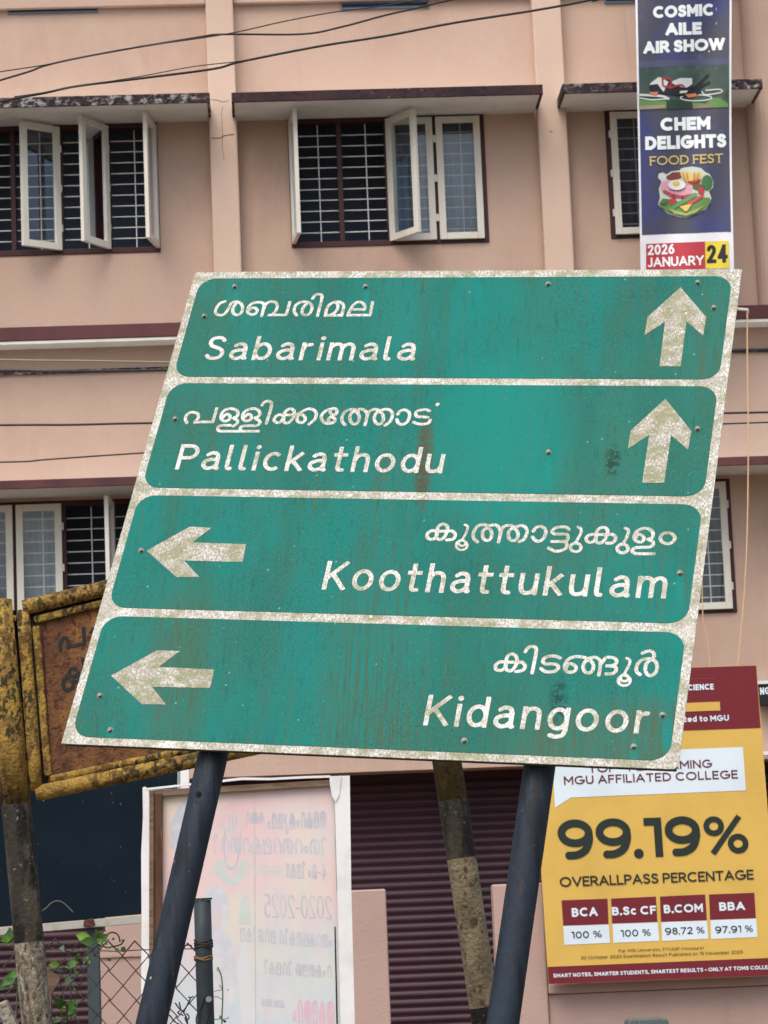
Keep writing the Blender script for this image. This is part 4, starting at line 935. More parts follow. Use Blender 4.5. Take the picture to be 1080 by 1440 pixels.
# ------------------------------------------------------------------ tall festival banner hanging down the facade
FP = Plane(BO + BN * .68, BN)
fb = thing('festival_banner', FP.P(962, 400), 'tall dark blue festival banner hanging from the roof, food fest and air show print', 'banner')
zt = Z_TOP + .3
def bx(y, s):   # left / right edge of the cloth at photo row y
    L = 893.5 + (y * .0195 if y > 0 else y * .02); R = 1029 - 2.2 * math.sin(min(max(y, 0), 400) / 400 * math.pi) + (.0095 * y)
    return L + (R - L) * s
ys_ = [-420 + k * 20 for k in range(42)]
mb = MB(); vs = []; nx = 14
def wav(s, y): return .024 * math.sin(s * 5.0 + y * .010) + .014 * math.sin(s * 13 + y * .021) * (.4 + .6 * s)
def byoff(s): return -5.0 * (s - .5)
for y in ys_:
    for i in range(nx + 1): s = i / nx; vs.append(FP.P(bx(y, s), y + byoff(s), wav(s, y)))
mb.add(vs, [(j * (nx + 1) + i, (j + 1) * (nx + 1) + i, (j + 1) * (nx + 1) + i + 1, j * (nx + 1) + i + 1) for j in range(len(ys_) - 1) for i in range(nx)], smooth=True)
m_fbw = printm('banner_white', 232, 236, 246, .98)
mb.build('cloth', m_fbw, fb)
def drape(V, off):
    """carry flat print onto the waving cloth"""
    out = []
    for x, y in V:
        L, R = bx(y, 0), bx(y, 1); s = (x - L) / (R - L); out.append(FP.P(x, y, wav(s, y - byoff(s)) + off))
    return out
m_fbn = M('banner_navy', pc(78, 80, 98), [dict(c=pc(62, 74, 140), s=1.5, lo=.45, hi=.65, f=.8), dict(c=pc(74, 76, 92), s=2.4, lo=.45, hi=.7, f=.7, seed=6), dict(c=pc(96, 112, 170), s=5, lo=.6, hi=.75, f=.6, seed=9)], .45)
def dgrid(x0f, x1f, y0, y1, off, mat_, nxx=14, ny=20, name='print'):
    mb = MB(); vs = []
    for j in range(ny + 1):
        y = y0 + (y1 - y0) * j / ny
        for i in range(nxx + 1):
            s = i / nxx; x = x0f(y) + (x1f(y) - x0f(y)) * s; vs.append((x, y + byoff((x - bx(y, 0)) / (bx(y, 1) - bx(y, 0)))))
    mb.add(drape(vs, off), [(j * (nxx + 1) + i, (j + 1) * (nxx + 1) + i, (j + 1) * (nxx + 1) + i + 1, j * (nxx + 1) + i + 1) for j in range(ny) for i in range(nxx)], smooth=True)
    return mb.build(name, mat_, fb)
e0 = lambda y: bx(y, .022); e1 = lambda y: bx(y, .978)
dgrid(e0, e1, -400, 328, .002, m_fbn, 14, 40)
m_photo = M('banner_photo', pc(70, 92, 88), [dict(c=pc(46, 66, 62), s=4, lo=.4, hi=.7, f=.9), dict(c=pc(96, 120, 104), s=9, lo=.5, hi=.7, f=.6)], .45)
dgrid(e0, e1, 86, 154, .0035, m_photo, 14, 8)
m_haze = printm('banner_mist', 84, 92, 122); dgrid(e0, e1, 84, 93, .0045, m_haze, 14, 2)
mg1 = printm('banner_green', 106, 150, 84); mg2 = printm('banner_darkgreen', 52, 72, 60)
def dpoly(pts, off, mat_, name='print'):
    V, Fc = fill([('p', [np.array(p, float) for p in pts], .2)], .45, 7); mb = MB(); mb.add(drape(V, off), Fc); return mb.build(name, mat_, fb)
C3 = lambda s: [(float(a) / 7.2 + 890, float(b) / 7.2) for a, b in zip(s.split()[::2], s.split()[1::2])]
C4 = lambda s: [(float(a) / 7.2 + 890, float(b) / 7.2 + 200) for a, b in zip(s.split()[::2], s.split()[1::2])]
dpoly(C3("62 1010 340 1020 600 1035 740 1050 800 990 880 990 965 1050 965 1085 62 1105"), .006, mg1); dpoly(C3("340 1000 600 1030 610 1100 340 1105"), .0072, mg2)
dpoly(C3("65 1075 330 1060 320 1095 65 1110"), .0085, printm('banner_pebble', 168, 150, 140)); dpoly(C3("610 1075 790 1062 790 1090 610 1100"), .0085, printm('banner_pebble2', 150, 130, 120))
mw, mk, mr, mo = printm('ink_white', 214, 222, 226), printm('ink_black', 36, 38, 48), printm('ink_red', 168, 54, 66), printm('ink_orange', 214, 132, 92)
def dstroke(segs, off, mat_, step=.3):
    V, Fc = fill(segs, step, 8); mb = MB(); mb.add(drape(V, off), Fc); mb.build('print', mat_, fb)
seg = lambda s, h, sp=True: ('r', [np.array(p) for p in (catmull(C3(s)) if sp else C3(s))], h)
dstroke([seg("60 960 180 965 300 975 360 1000", 1.6), seg("60 990 200 1010 340 1000", .9), ('r', [np.array(p) for p in ellipse(890 + 640 / 7.2, 990 / 7.2, 22, 4.2)], .8), seg("740 915 880 905 890 935 740 960 700 930", .9)], .0090, mw)
dpoly(C3("160 870 260 820 330 830 420 820 560 840 640 900 700 920 660 960 540 980 420 960 300 950 180 920"), .0102, mk)
dpoly(C3("180 840 260 780 300 790 360 830 310 930 250 850 170 860"), .0115, mw); dpoly(C3("380 830 480 790 600 790 600 850 560 880 520 890 430 860"), .0115, mw)
dstroke([seg("300 795 380 800 380 870 310 870 300 800", 1.3), seg("370 890 480 860 520 880", 1.3)], .0128, mr); dstroke([seg("600 900 680 840 760 755", 1.6, False), seg("640 900 770 830", 1.6, False)], .0128, mk)
dpoly(C3("530 955 640 945 650 975 560 990"), .0128, mo); dpoly(C3("170 930 260 930 240 965 180 955"), .0128, mo)
dpoly(C3("480 920 560 915 540 940 470 945"), .0138, mw)
def dtext(text, p0, p1, cap, hw, mat_, off=.006, **k):
    p0, p1 = np.array(p0, float), np.array(p1, float); nar = 1; tr = k.get('track', .1); sf_ = k.get('serif', False)
    st, wd = layout(text, hw, tr, sf_, nar); want = np.linalg.norm(p1 - p0) / cap
    for _ in range(5): nar *= want / wd; st, wd = layout(text, hw, tr * nar, sf_, nar)
    r = (p1 - p0) / np.linalg.norm(p1 - p0) * cap; up = np.array([-.02, -1]) * cap
    V, Fc = fill(st, k.get('step', .28) / cap, 8)
    V = p0 + V[:, :1] * r + V[:, 1:] * up; mb = MB(); mb.add(drape(V, off), Fc); mb.build('lettering', mat_, fb)
m_btx = printm('banner_letters', 236, 246, 252, 1.0); m_btg = printm('banner_gold', 226, 206, 120)
dtext('COSMIC', (918.5, 25.8), (1004, 21.8), 17, .135, m_btx, track=.06); dtext('AILE', (936, 50), (987, 48.3), 17.5, .14, m_btx, track=.06)
dtext('AIR SHOW', (905, 75.8), (1019.5, 70), 17.2, .135, m_btx, track=.05)
dtext('CHEM', (929, 184.3), (999, 182), 18.5, .14, m_btx, track=.06); dtext('DELIGHTS', (907.5, 211), (1021.5, 207), 19, .135, m_btx, track=.06)
dtext('FOOD FEST', (914, 232.8), (1016.5, 228.6), 12.8, .075, m_btg, serif=True, track=.12, step=.22)
# the plate of food: a cut-out picture of many flat coloured pieces
K = lambda s: C4(s)
def ep(cx, cy, rx, ry): return [(x / 7.2 + 890, y / 7.2 + 200) for x, y in ellipse(cx, cy, rx, ry, 0, 345, 24)]
food = [("255 360 260 320 300 305 340 325 390 295 470 285 490 265 530 255 600 245 690 260 730 300 780 325 815 400 810 460 770 500 795 560 780 620 740 680 640 725 540 765 450 755 350 720 290 670 255 630 275 560 262 470 290 400", (214, 226, 214)),
 ("275 350 285 320 320 325 340 345 330 375 290 385", (222, 232, 240)), ("335 350 400 305 480 300 495 360 430 385 350 380", (132, 74, 62)),
 ("475 300 700 310 690 400 640 430 560 420 500 370", (232, 208, 130)), ("540 400 690 370 680 420 610 440", (176, 50, 60)),
 (ep(750, 410, 58, 78), (72, 124, 78)), ("275 440 300 400 400 385 540 400 600 460 590 540 500 570 380 555 300 500", (228, 170, 190)), ("300 500 380 550 500 568 590 540 590 520 500 540 400 520 320 480", (186, 80, 100)),
 ("265 620 300 570 360 575 400 620 560 560 780 560 785 620 700 690 540 740 380 715 290 665", (110, 150, 84)), (ep(660, 450, 58, 28), (92, 104, 60)), (ep(690, 490, 34, 34), (196, 64, 78)),
 ("360 580 430 560 450 600 380 635", (200, 70, 80)), ("400 530 425 530 425 570 405 570", (160, 40, 50)), ("490 540 512 540 512 570 492 570", (160, 40, 50)),
 ("380 660 620 510 660 520 640 550 460 650 400 690", (110, 160, 104)), ("545 610 720 520 722 545 600 625 550 630", (210, 90, 96)),
 ("470 650 560 630 600 625 550 695 530 700", (240, 208, 120)), ("350 665 540 720 700 650 720 640 640 710 540 745 420 725", (168, 190, 120)), ("265 620 320 580 370 580 330 625", (84, 134, 78)),
 (ep(445, 432, 88, 52), (236, 242, 248)), (ep(440, 420, 36, 27), (232, 196, 96)), (ep(436, 414, 14, 9), (246, 226, 150))]
for k, (s, c) in enumerate(food):
    dpoly(K(s) if isinstance(s, str) else s, .005 + .0009 * k, printm('food_ink', *c))
dstroke([('r', [np.array(p) for p in C4("%d 310 %d 395" % (x, x + (x - 590) * -.35))], .9) for x in (505, 545, 625, 665)], .026, printm('food_fry', 196, 150, 70))
dpoly(C4("135 1030 730 1005 735 1280 133 1295"), .004, printm('banner_red', 198, 64, 78)); dpoly(C4("730 1005 970 998 976 1275 736 1280"), .004, printm('banner_yel', 238, 222, 70))
dtext('2026', (911, 359), (948.5, 357), 14.5, .10, m_btx, track=.1); dtext('JANUARY', (910.5, 376), (990, 372.3), 13.5, .095, m_btx, track=.08)
dtext('24', (994.3, 370.2), (1023.5, 369), 25.5, .10, mk, track=.14)
# rod at the bottom, and the two cords it hangs by from the roof edge
mb = MB(); mb.tube([FP.P(897, 419, .03), FP.P(1036, 415, .03)], .014, 10); mb.build('rod', m_steel, fb)
for s in (.02, .98):
    a = FP.P(bx(-418, s), -418, wav(s, -418)); b = np.array([a[0], a[1], 0]) ; 
    a2 = bf(*( (np.array(a) - BO) @ BU, Z_TOP + .1), .51)
    mb = MB(); mb.tube([a, a2], .008, 6); mb.build('cord', m_cable, fb)

# ------------------------------------------------------------------ back of a white flex banner on its wooden frame
BPl = Plane([0, 12.4, 0], [math.sin(rad(1.5)), -math.cos(rad(1.5)), 0])
bk = thing('flex_banner', BPl.P(345, 1750) * np.array([1, 1, 0]), 'back of a white flex banner on a wooden frame, faint mirrored print showing through', 'banner')
m_flexb = M('flex_back', (.74, .68, .69), [dict(c=(.78, .44, .45), s=1.0, lo=.15, hi=.70, f=.6, at=(.35, -.28, 1.1, .75)), dict(c=(.78, .60, .40), s=2, lo=.1, hi=.6, f=.8, at=(-.10, -.05, .45, .4), seed=2),
    dict(c=(.52, .66, .76), s=2.2, lo=.2, hi=.65, f=.95, at=(.3, -1.45, 1.6, 1.05), seed=3), dict(c=(.70, .73, .60), s=3, lo=.45, hi=.65, f=.5, seed=4), dict(c=(.52, .66, .70), s=6, lo=.5, hi=.7, st=(2.5, .5, 1), f=.45, seed=5),
    dict(c=(.70, .56, .66), s=5, lo=.52, hi=.7, st=(2, .5, 1), f=.45, seed=6)], .55, coord='UV')
O2 = BPl.P(200, 1100)
BX = np.array([math.cos(rad(1.5)), math.sin(rad(1.5)), 0])
def buv(W): return np.stack([(W - O2) @ BX, (W - O2)[:, 2]], 1)
def bslab(pts, off, th, mat_, name, uvf=None):
    mb = MB(); mb.prism([BPl.P(x, y, off) for x, y in pts], -BPl.n * th); return mb.build(name, mat_, bk, uvf)
YB = 1790
bslab([(211, 1111), (470, 1097), (472, 1200), (489, YB), (212, YB)], -.03, .002, m_flexb, 'sheet', buv)
# folded-over white edges, irregular
bslab([(200.5, 1107.5), (204, 1106), (209.5, 1111), (212.5, 1200), (212, 1300), (210.5, 1440), (209, YB), (199, YB), (198, 1440), (199, 1290), (198.5, 1200), (201, 1150)], .004, .01, m_flexw, 'folded_edge')
bslab([(470, 1096), (463, 1091.5), (491.8, 1090.5), (494, 1250), (499, 1440), (504, YB), (485, YB), (479, 1440), (474, 1250)], .004, .01, m_flexw, 'folded_edge')
bslab([(203, 1108.5), (240, 1104.5), (340, 1093.2), (380, 1093.8), (430, 1091.2), (464, 1090.2), (464, 1093.5), (430, 1094.5), (380, 1097), (340, 1096.8), (240, 1107.6), (206, 1111)], .006, .02, m_flexw, 'folded_edge')
bslab([(463, 1091), (480, 1092), (477, 1118), (472, 1128), (467, 1120), (464, 1104)], .009, .004, m_flexw, 'folded_corner')
def bbar(a, b, c, d, off, th, nm='frame_bar', mt_=None): bslab([a, b, c, d], off, th, mt_ or m_wood, nm)
bbar((210, 1112), (216, 1111.5), (215, YB), (209, YB), .012, .02, mt_=m_wood2)
bbar((216.5, 1116), (228.5, 1116), (227, YB), (215.5, YB), .002, .03)
bbar((212, 1111.5), (465, 1096.5), (466, 1104.5), (213, 1120), -.001, .027, mt_=m_wood2)
bbar((478, 1100), (486, 1099.5), (498, YB), (489, YB), -.008, .02)
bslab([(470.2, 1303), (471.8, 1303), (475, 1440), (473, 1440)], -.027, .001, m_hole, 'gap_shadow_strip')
mfa = [M('ghost_blue', (.52, .56, .64), [dict(c=(.68, .67, .70), s=25, lo=.4, hi=.7, f=.6)], .6), M('ghost_grey', (.50, .51, .58), [dict(c=(.64, .61, .64), s=12, lo=.4, hi=.65, f=.8)], .6), M('ghost_pink', (.72, .54, .56), [dict(c=(.72, .62, .62), s=9, lo=.4, hi=.7, f=.8)], .6), M('ghost_green', (.56, .65, .63), [dict(c=(.66, .69, .68), s=9, lo=.4, hi=.7, f=.7)], .6), M('ghost_magenta', (.68, .48, .58), [dict(c=(.70, .60, .65), s=20, lo=.4, hi=.7, f=.8)], .6)]
def ghost(segs, mt_, off, step=.35, nm='faint_print'):
    V, Fc = fill(segs, step); mb = MB(); mb.add(BPl.PN(V, off), Fc); mb.build(nm, mt_, bk)
def gtext(text, x0, x1, y0, y1, cap, hw, mt_, off=-.0295):
    """mirrored print: runs from its reading start at the right (x1) to the left (x0)"""
    p0, p1 = np.array([x1, y1], float), np.array([x0, y0], float); nar = 1; st, wd = layout(text, hw, .1, False, 1); want = np.linalg.norm(p1 - p0) / cap
    for _ in range(5): nar *= want / wd; st, wd = layout(text, hw, .1 * nar, False, nar)
    r = (p1 - p0) / np.linalg.norm(p1 - p0) * cap; up = np.array([-.03, -1]) * cap
    V, Fc = fill(st, .35 / cap)
    V = p0 + V[:, :1] * r + V[:, 1:] * up
    mb = MB(); mb.add(BPl.PN(V, off), Fc); mb.build('faint_print', mt_, bk)
gtext('^_#~@#*^~@', 376, 459, 1168, 1164, 25, .055, mfa[1])
gtext('+^@~^~_#~^~+', 300, 460, 1199, 1203, 24, .05, mfa[0])
gtext('4-^@ +_#~', 402, 460, 1235, 1237, 22, .055, mfa[1]); gtext('#^~_~^', 296, 398, 1231, 1231, 15, .06, mfa[3])
gtext('2020-2025', 372, 467, 1290, 1293, 33, .035, mfa[1])
gtext('@^~#_^#+~ _~^+#_', 338, 467, 1324, 1334, 21, .05, mfa[0]); gtext('~@#^_^ +~_#+', 372, 467, 1370, 1376, 19, .055, mfa[1]); gtext('#_^~ ~^_#', 368, 400, 1415, 1418, 12, .06, mfa[0]); gtext('^#_^~@', 412, 470, 1440, 1442, 36, .04, mfa[4])
gtext('#^~', 345, 372, 1160, 1158, 18, .07, mfa[1])
# round party style emblem, hand-shaped centre left plain, two portraits as soft silhouettes
gpoly = lambda pts, mt_, off: (lambda mb: (mb.add(BPl.PN(pts, off), [tuple(range(len(pts)))]), mb.build('faint_print', mt_, bk)))(MB())
arc = lambda cx, cy, rx, ry, a0, a1, h: ('b', [np.array(p) for p in ellipse(cx, cy, rx, ry, a0, a1, 40)], h)
ghost([arc(326, 1168, 17, 34, 185, 355, 6)], mfa[2], -.0297); ghost([arc(326, 1208, 18, 32, 5, 175, 5)], mfa[3], -.0297)
ghost([('r', [np.array(p) for p in catmull(s)], 1.0) for s in ([(317, 1165), (315, 1185), (318, 1215), (326, 1222)], [(322, 1145), (322, 1170)], [(327, 1141), (327, 1172)], [(332, 1146), (332, 1172)], [(338, 1158), (337, 1190), (332, 1215), (326, 1222)])], mfa[0], -.0291)
m_gp = M('ghost_portrait', (.58, .61, .68), [dict(c=(.70, .70, .74), s=7, lo=.4, hi=.65, f=.9)], .6)
gpoly([(x, y) for x, y in ellipse(303, 1280, 19, 35, 0, 350, 30)], m_gp, -.0298); gpoly([(x, y) for x, y in ellipse(309, 1372, 24, 62, 0, 350, 30)], m_gp, -.02985)
gpoly([(x, y) for x, y in ellipse(303, 1292, 9.5, 17, 0, 350, 20)], M('ghost_skin', (.66, .61, .63)), -.0293)
gpoly([(251, 1135), (263, 1122), (262, 1180), (252, 1205), (240, 1190), (239, 1160)], mfa[0], -.0296); gpoly([(338, 1268), (344, 1250), (350, 1268), (353, 1300), (336, 1300)], mfa[3], -.0296)
gpoly([(345, 1310), (350, 1360), (362, 1440), (340, 1440), (334, 1360)], M('ghost_aqua', (.66, .70, .73)), -.0297)
for (a, b) in (((357, 1114), (361, 1790)),):
    bslab([a, (a[0] + 1, a[1]), (b[0] + 1, b[1]), b], -.0288, .001, mfa[1], 'weld_seam')

# ------------------------------------------------------------------ navy hoarding back at the left, on posts
HP = Plane([0, 14.2, 0], [0, -1, 0])
hd = thing('hoarding', HP.P(130, 1700) * np.array([1, 1, 0]), 'large dark navy hoarding sheet with pale bottom rail behind the rusty yellow board', 'hoarding')
def hslab(pts, off, th, mat_, name):
    mb = MB(); mb.prism([HP.P(x, y, off) for x, y in pts], -HP.n * th); return mb.build(name, mat_, hd, bevel=.003)
hslab([(-160, 1010), (248.5, 975), (250, 1281), (-160, 1317)], 0, .02, m_navy, 'sheet')
hslab([(249, 985), (252.5, 985), (253.5, 1282), (250.5, 1282)], .004, .03, M('edge_grey', (.3, .34, .38)), 'side_trim'); hslab([(253, 985), (265.5, 984), (267, 1284), (254, 1285)], .012, .03, m_flexw, 'side_trim')
hslab([(-160, 1317.5), (268, 1281), (268, 1292.5), (-160, 1329)], .012, .04, m_rim, 'bottom_rail')
a = HP.P(130.5, 1302, -.02); b = a.copy(); b[2] = -.2
mb = MB(); mb.box(world_frame(HP.P(130.5, 1300, -.06), [1, 0, 0], [0, 1, 0], [0, 0, 1]), (-.031, -.03, -3.2), (.031, .03, .9)); mb.build('post', m_galv, hd, bevel=.004)
a = HP.P(-110, 1330, -.06); mb = MB(); mb.box(world_frame(a, [1, 0, 0], [0, 1, 0], [0, 0, 1]), (-.031, -.03, -3.2), (.031, .03, .9)); mb.build('post', m_galv, hd, bevel=.004)
hslab([(118, 1294), (131, 1291), (134, 1300), (126, 1304), (117, 1303)], .022, .008, M('rust_patch', (.12, .05, .03), [dict(c=(.05, .02, .015), s=60, lo=.4, hi=.6)], .9), 'rust_flake')

# ------------------------------------------------------------------ chain link fence between the boards
NP = Plane([0, 9.3, 0], [0, -1, 0]); npx = 9.3 / FPX
fn = thing('chain_link_fence', NP.P(286, 1700) * np.array([1, 1, 0]), 'rusty chain link fence with a dark steel end post at lower left', 'fence')
pA, pB = NP.P(284.5, 1266), NP.P(289.5, 1440)
d = (pB - pA); Lg = (pB[2] + .2) / -d[2]; mb = MB(); mb.tube([pA, pA + np.array([0, 0, .0]) + (pB - pA) * .5, pB, pB + d * Lg], 12.0 * npx, 20); mb.build('end_post', m_galv, fn)
mb = MB(); q = [pA + np.array([14 * npx * math.cos(k * math.pi / 6), 12.6 * npx * math.sin(k * math.pi / 6), .001]) for k in range(12)]; mb.prism(q, np.array([0, 0, .006])); mb.build('post_cap', m_galv, fn)
X0, XP = 283.0, 37.2
cell = XP * npx; ztop = NP.P(200, 1333)[2]
def strand(sg):
    mb = MB(); pts = []; n = 34
    for k in range(n):
        pts.append(np.array([sg * (cell / 4) * (1 if k % 2 else -1) * 1.0, .004 * (1 if k % 2 else -1), -k * cell * .55]))
    mb.tube(pts, .0027, 5, smooth=False); return mb
me = None
for k in range(15):
    x = X0 - 9.3 - k * XP / 2
    if me is None:
        o = strand(1).build('wire_strand', m_wire); me = o.data; o2_ = strand(-1).build('wire_strand', m_wire); me2 = o2_.data; bpy.data.objects.remove(o2_)
    else:
        o = bpy.data.objects.new('wire_strand', me if k % 2 == 0 else me2); COL.objects.link(o)
    P_ = NP.P(x, 1325 + .035 * (x - 250)); o.parent = fn; o.location = Vector(P_ - wpos(fn)) + Vector((0, 0, random.uniform(-.004, .004)))
for (ya, yb) in ((1341, 1335),):
    pts = [NP.P(-120 + k * 40.2, ya + (yb - ya) * k / 10 + random.uniform(-1.2, 1.2), .006) for k in range(11)]
    mb = MB(); mb.tube(pts, .0018, 5); mb.build('line_wire', m_wire, fn)
for (y0, mt_, n_, r) in ((1323, m_wire, 4, .0026), (1346, m_tin, 2, .0026)):
    for k in range(n_):
        c = NP.P(285.8 + k * .2, y0 + k * 2.9 + random.uniform(-.6, .6)); R2 = 12.6 * npx
        pts = [c + np.array([R2 * math.cos(t * math.pi / 8), -R2 * math.sin(t * math.pi / 8), .004 * math.sin(t * 1.1 + k)]) for t in range(17)]
        mb = MB(); mb.tube(pts, r, 6); mb.build('tie_wire', mt_, fn)
for s in ("270 1330 262 1329 258 1334 256 1330", "246 1410 252 1418 257 1422 262 1431 264 1440", "252 1409 254 1420 250 1424 258 1428", "238 1427 246 1437 252 1440", "265 1402 268 1403 272 1401", "268 1404 262 1416 258 1424", "288 1400 284 1412 280 1420 276 1432 277 1442", "297 1418 293 1426 290 1436 288 1445", "262 1425 266 1430 262 1436 260 1430 264 1442"):
    v = list(map(float, s.split())); pts = [NP.P(x, y, .012 + .01 * i % .02) for i, (x, y) in enumerate(catmull([(v[i], v[i + 1]) for i in range(0, len(v), 2)], 5))]
    mb = MB(); mb.tube([NP.P(p[0], p[1], 12.8 * npx if p[0] > 273 else .01) for p in catmull([(v[i], v[i + 1]) for i in range(0, len(v), 2)], 5)], .0026, 5); mb.build('loose_wire', m_wire, fn)
mb = MB(); c = NP.P(294, 1405, 12.5 * npx); mb.tube([c, c - np.array([0, .02, 0])], .010, 10); mb.build('knob', m_rim, fn)

# ------------------------------------------------------------------ climbing plants
def leafm(n_, a, b): return M(n_, a, [dict(c=b, s=14, lo=.4, hi=.65, f=.9), dict(c=(.02, .035, .01), s=70, lo=.6, hi=.7, f=.4)], .5, spec=.4)
lm = [leafm('leaf_bright', (.20, .36, .04), (.10, .24, .04)), leafm('leaf_mid', (.09, .21, .045), (.05, .13, .04)), leafm('leaf_grey', (.09, .16, .09), (.05, .10, .06))]
m_stem = M('vine_stem', (.10, .13, .06), [dict(c=(.06, .04, .03), s=30, lo=.4, hi=.6)], .8)
LP = Plane([0, 9.15, 0], [0, -1, 0])
def leaf(parent, a, b, wpx, mt_, fold=.25, tip=1.0):
    """leaf blade from stalk point a to tip b, wpx wide, folded along its midrib"""
    A, B = LP.P(a[0], a[1], random.uniform(-.02, .04)), LP.P(b[0], b[1], random.uniform(-.03, .06))
    d = B - A; L = np.linalg.norm(d); d /= L; s = np.cross(d, [0, -1, 0]); s /= np.linalg.norm(s); nrm = np.cross(s, d)
    h = wpx * 9.15 / FPX / 2; pr = [0, .62, .95, 1, .85, .55, .22, 0]; n = len(pr); vs = []; jag = [1 + random.uniform(-.12, .12) for _ in pr]
    for i, q in enumerate(pr):
        c = A + d * L * i / (n - 1) + nrm * L * .10 * math.sin(math.pi * i / (n - 1)) * 1.0
        vs += [c - s * h * q * jag[i] + nrm * h * q * fold, c, c + s * h * q * jag[-i - 1] + nrm * h * q * fold]
    fs = []
    for i in range(n - 1): b_ = i * 3; fs += [(b_, b_ + 1, b_ + 4, b_ + 3), (b_ + 1, b_ + 2, b_ + 5, b_ + 4)]
    mb = MB(); mb.add(vs, fs, smooth=True); mb.build('leaf', mt_, parent)
def stem(parent, s, r=.0028, mt_=None, off=.0):
    v = list(map(float, s.split())); mb = MB()
    mb.tube([LP.P(p[0], p[1], off) for p in catmull([(v[i], v[i + 1]) for i in range(0, len(v), 2)], 5)], r, 6); mb.build('stem', mt_ or m_stem, parent)
Q = lambda x, y: (x / 5.4, y / 5.4 + 1260)
vn = thing('climbing_vine', LP.P(100, 1740) * np.array([1, 1, 0]), 'climbing vine with lobed green leaves on the wire mesh beside the grey post', 'plant')
for a, b, w_, k in (((700, 330), (575, 295), 14, 0), ((725, 345), (600, 345), 12, 1), ((760, 330), (725, 245), 10, 0), ((750, 335), (830, 290), 12, 1), ((740, 345), (790, 330), 9, 0), ((600, 480), (500, 520), 10, 0), ((560, 490), (520, 560), 11, 1), ((600, 490), (560, 455), 7, 0), ((450, 515), (360, 525), 9, 0), ((520, 560), (400, 560), 7, 2),
                    ((540, 610), (485, 660), 10, 2), ((500, 640), (560, 640), 11, 2), ((490, 840), (400, 760), 16, 1), ((495, 835), (440, 860), 12, 0), ((520, 850), (600, 790), 14, 1), ((520, 850), (590, 880), 16, 1), ((920, 390), (955, 425), 8, 1), ((900, 400), (880, 430), 7, 2), ((470, 380), (490, 430), 8, 2), ((590, 570), (560, 600), 7, 1), ((650, 490), (630, 525), 6, 2), ((410, 940), (470, 950), 8, 2)):
    leaf(vn, Q(*a), Q(*b), w_, lm[k])
stem(vn, "116 1345 128 1338 136 1330 142 1323"); stem(vn, "142 1324 148 1332 160 1331 170 1328 175 1321"); stem(vn, "150 1314 158 1311 166 1315 169 1325"); stem(vn, "104 1352 112 1350 120 1340")
stem(vn, "96 1440 94 1420 100 1405 98 1380 100 1365 108 1352"); stem(vn, "72 1333 84 1336 100 1338 118 1339", .0018)
stem(vn, "59 1281 66 1276 72 1270 80 1267 88 1269 95 1275 103 1283", .0022, M('dry_tendril', (.16, .16, .13)))
for k in range(34):
    cx_, cy_ = random.choice(((118, 1340), (100, 1365), (96, 1410), (150, 1330), (100, 1390), (84, 1360), (130, 1345), (92, 1430)))
    x, y = random.gauss(cx_, 9), random.gauss(cy_, 10); an = random.uniform(0, 6.28); L_ = random.uniform(4, 8)
    leaf(vn, (x, y), (x + L_ * math.cos(an), y + L_ * math.sin(an)), L_ * .6, random.choice(lm))
stem(vn, "90 1445 86 1420 90 1400 84 1380 82 1362 86 1350", .0016); stem(vn, "110 1445 104 1420 108 1396 118 1370 128 1352 134 1340", .0016); stem(vn, "70 1380 84 1384 98 1378 112 1384 122 1378", .0013)
v2_ = thing('leafy_creeper', LP.P(5, 1740) * np.array([1, 1, 0]), 'leafy green creeper at the left edge behind the yellow sign post', 'plant')
for a, b, w_, k in (((110, 290), (0, 345), 11, 0), ((100, 270), (30, 300), 13, 1), ((110, 330), (20, 370), 10, 1), ((130, 600), (0, 690), 16, 1), ((140, 570), (60, 630), 12, 1), ((150, 640), (110, 710), 10, 2), ((120, 620), (-30, 720), 14, 2)):
    leaf(v2_, Q(*a), Q(*b), w_, lm[k])
stem(v2_, "22 1440 24 1400 26 1370 22 1330 20 1310")
v3 = thing('thin_weed', LP.P(318, 1740) * np.array([1, 1, 0]), 'thin upright weed stem with small twigs in front of the white banner back', 'plant')
stem(v3, "306 1360 311 1372 313 1390 313 1410 312 1440 313 1500 316 1740", .0022, lm[1]); stem(v3, "308 1385 313 1391", .0015); stem(v3, "300 1395 306 1393 313 1392", .0012); stem(v3, "301 1402 306 1402 313 1406", .0012); stem(v3, "319 1393 322 1391", .0012); stem(v3, "300 1434 308 1433 318 1433 322 1430", .0014)
leaf(v3, (312, 1434), (309, 1428), 4, lm[1]); leaf(v3, (313, 1434), (318, 1437), 4, lm[0]); leaf(v3, (307, 1361), (306, 1367), 4, lm[0])
# concrete slab piece, broken board
GP = Plane([0, 8.2, 0], [0, -1, 0])
cs = thing('leaning_concrete_post', GP.P(5, 1700) * np.array([1, 1, 0]), 'speckled grey concrete post leaning at the bottom left corner', 'post')
mb = MB(); a = GP.P(3, 1408.5); dd = np.array([.42, 0, -1.0]); dd /= np.linalg.norm(dd); ss = np.array([1, 0, .42]); ss /= np.linalg.norm(ss)
mb.box(world_frame(a, ss, [0, 1, 0], dd), (-.024, 0, 0), (.012, .05, 1.55)); mb.build('slab', m_conc, cs, bevel=.004)
bp_ = thing('broken_board', GP.P(80, 1700) * np.array([1, 1, 0]), 'broken brown board end sticking up beside the grey post', 'board')
mb = MB(); mb.prism([LP.P(x, y, .02) for x, y in ((66, 1364), (85, 1373), (83, 1380), (72, 1398), (70, 1760), (60, 1760), (62, 1400))], np.array([0, .03, 0])); mb.build('plank', m_wood2, bp_)
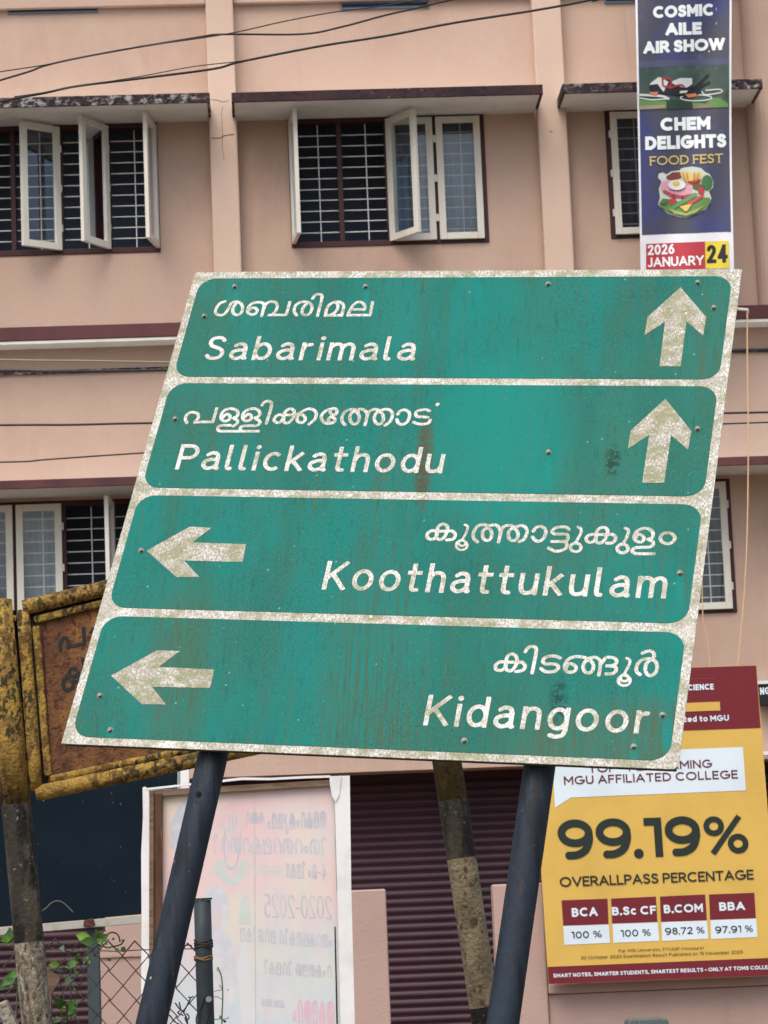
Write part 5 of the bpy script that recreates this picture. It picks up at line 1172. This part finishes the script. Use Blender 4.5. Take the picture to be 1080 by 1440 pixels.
# small grey meter box standing by the wall
UP = Plane(BO + BN * 5.6, BN)
ub = thing('meter_box', UP.P(912, 1700) * np.array([1, 1, 0]), 'grey rounded top of a metal box at the bottom edge below the yellow board', 'box')
q = [UP.P(912 + sx * dx_, 1432.5 + dy_) for sx, dx_, dy_ in ((-1, 28, 5), (-1, 26, 2), (-1, 22, .8), (1, 22, -.6), (1, 26, 0), (1, 28.5, 3))]
bot = [UP.P(941, 1560), UP.P(884, 1560)]
mb = MB(); mb.prism(q + bot, -BN * .2); mb.build('casing', M('meter_grey', (.10, .13, .13), [dict(c=(.2, .24, .24), s=20, lo=.5, hi=.65, f=.7), dict(c=(.03, .03, .03), s=26, lo=.55, hi=.65, f=.7)], .6), ub, bevel=.008)
a = UP.P(912, 1560, -.1); mb = MB(); mb.tube([a, [a[0], a[1], 0]], .04, 10); mb.build('stand', m_galv, ub)

# ------------------------------------------------------------------ overhead and wall cables
def cable(label, pts, plane, r, mt_, parent=None, ext=True):
    v = [(pts[i], pts[i + 1]) for i in range(0, len(pts), 2)]
    P = [plane.P(x, y, o * .0) for (x, y), o in zip(catmull(v, 6), [0] * 999)]
    mb = MB(); mb.tube(P, r, 7); o = mb.build('cable', mt_, parent); 
    tag(o, label, 'cable', 'cables and wires across the facade'); return o
OC = Plane([0, 13.5, 0], [0, -1, 0])
cable('thicker dark overhead cable of the upper pair, crossing the left pillar', [-900, 330, -400, 205, -60, 131, 0, 113, 40, 101, 72, 90, 150, 74, 275, 53, 315, 48.3, 425, 48, 480, 38, 540, 22, 600, 8, 700, -18, 900, -80, 1500, -310], OC, .0052, m_cable)
cable('thin dark overhead wire of the upper pair, rising to the right', [-900, 250, -400, 165, -60, 112, 0, 101, 65, 91, 130, 78, 195, 66, 315, 48.5, 400, 30, 470, 17, 540, 8, 640, -12, 900, -75, 1500, -260], Plane([0, 13.48, 0], [0, -1, 0]), .0032, m_cable)
cable('heavy dark overhead cable sagging just above the window hoods', [-900, 420, -400, 270, -60, 162, 0, 143, 62, 131, 110, 121, 200, 110, 300, 97, 340, 86.5, 450, 65, 540, 51, 640, 32, 750, 15, 830, 0, 900, -18, 1500, -200], Plane([0, 13.3, 0], [0, -1, 0]), .0062, m_cable)
cable('thin wire lashed along the heavy overhead cable over the left hood', [20, 136, 62, 130, 120, 120, 200, 107, 270, 94, 340, 86], Plane([0, 13.28, 0], [0, -1, 0]), .0027, m_cable)
for (x, y) in ((314.5, 47), (72, 89.5), (340, 86.2)):
    pass
WC = Plane(BO + BN * .4, BN)
cable('beige wall wire just below the maroon belt at the left', [-300, 498, 0, 506, 120, 507.5, 243, 509.5, 400, 511, 700, 503, 1300, 485], WC, .008, m_cableb)
cable('dark wall cable along the upper of the two dark strips', [-300, 524, 0, 521.5, 70, 522.5, 243, 520, 600, 510, 1040, 493, 1300, 486], WC, .011, m_cable)
cable('dark thin wall wire above the lower hood, upper of the two', [-300, 603, 0, 598, 100, 597.5, 213, 595, 600, 589, 1020, 581, 1300, 576], WC, .009, m_cable)
cable('dark thin wall wire above the lower hood, lower of the two', [-300, 652, 0, 650, 70, 646, 202, 637, 600, 613, 1020, 596, 1300, 588], WC, .0065, m_cable)
CO = Plane(BO + BN * .6, BN)
cable('orange cord hanging down the wall from the white bracket at the right', [1051, 436, 1051, 500, 1052.3, 600, 1052, 680, 1050.5, 760, 1047, 832, 1042.5, 885, 1036, 950, 1020, 1100], CO, .0062, m_orange)
cable('faint orange cord hanging below the right lower window', [986, 700, 988, 857, 991.5, 882, 996, 905, 1000, 960], CO, .004, m_orange)
br = MB(); br.tube([CO.P(1030, 434), CO.P(1051.5, 435.5), CO.P(1052, 441)], .012, 8)
o = br.build('wall_bracket', m_whitep); tag(o, 'short white pipe bracket on the maroon belt at the right', 'bracket')
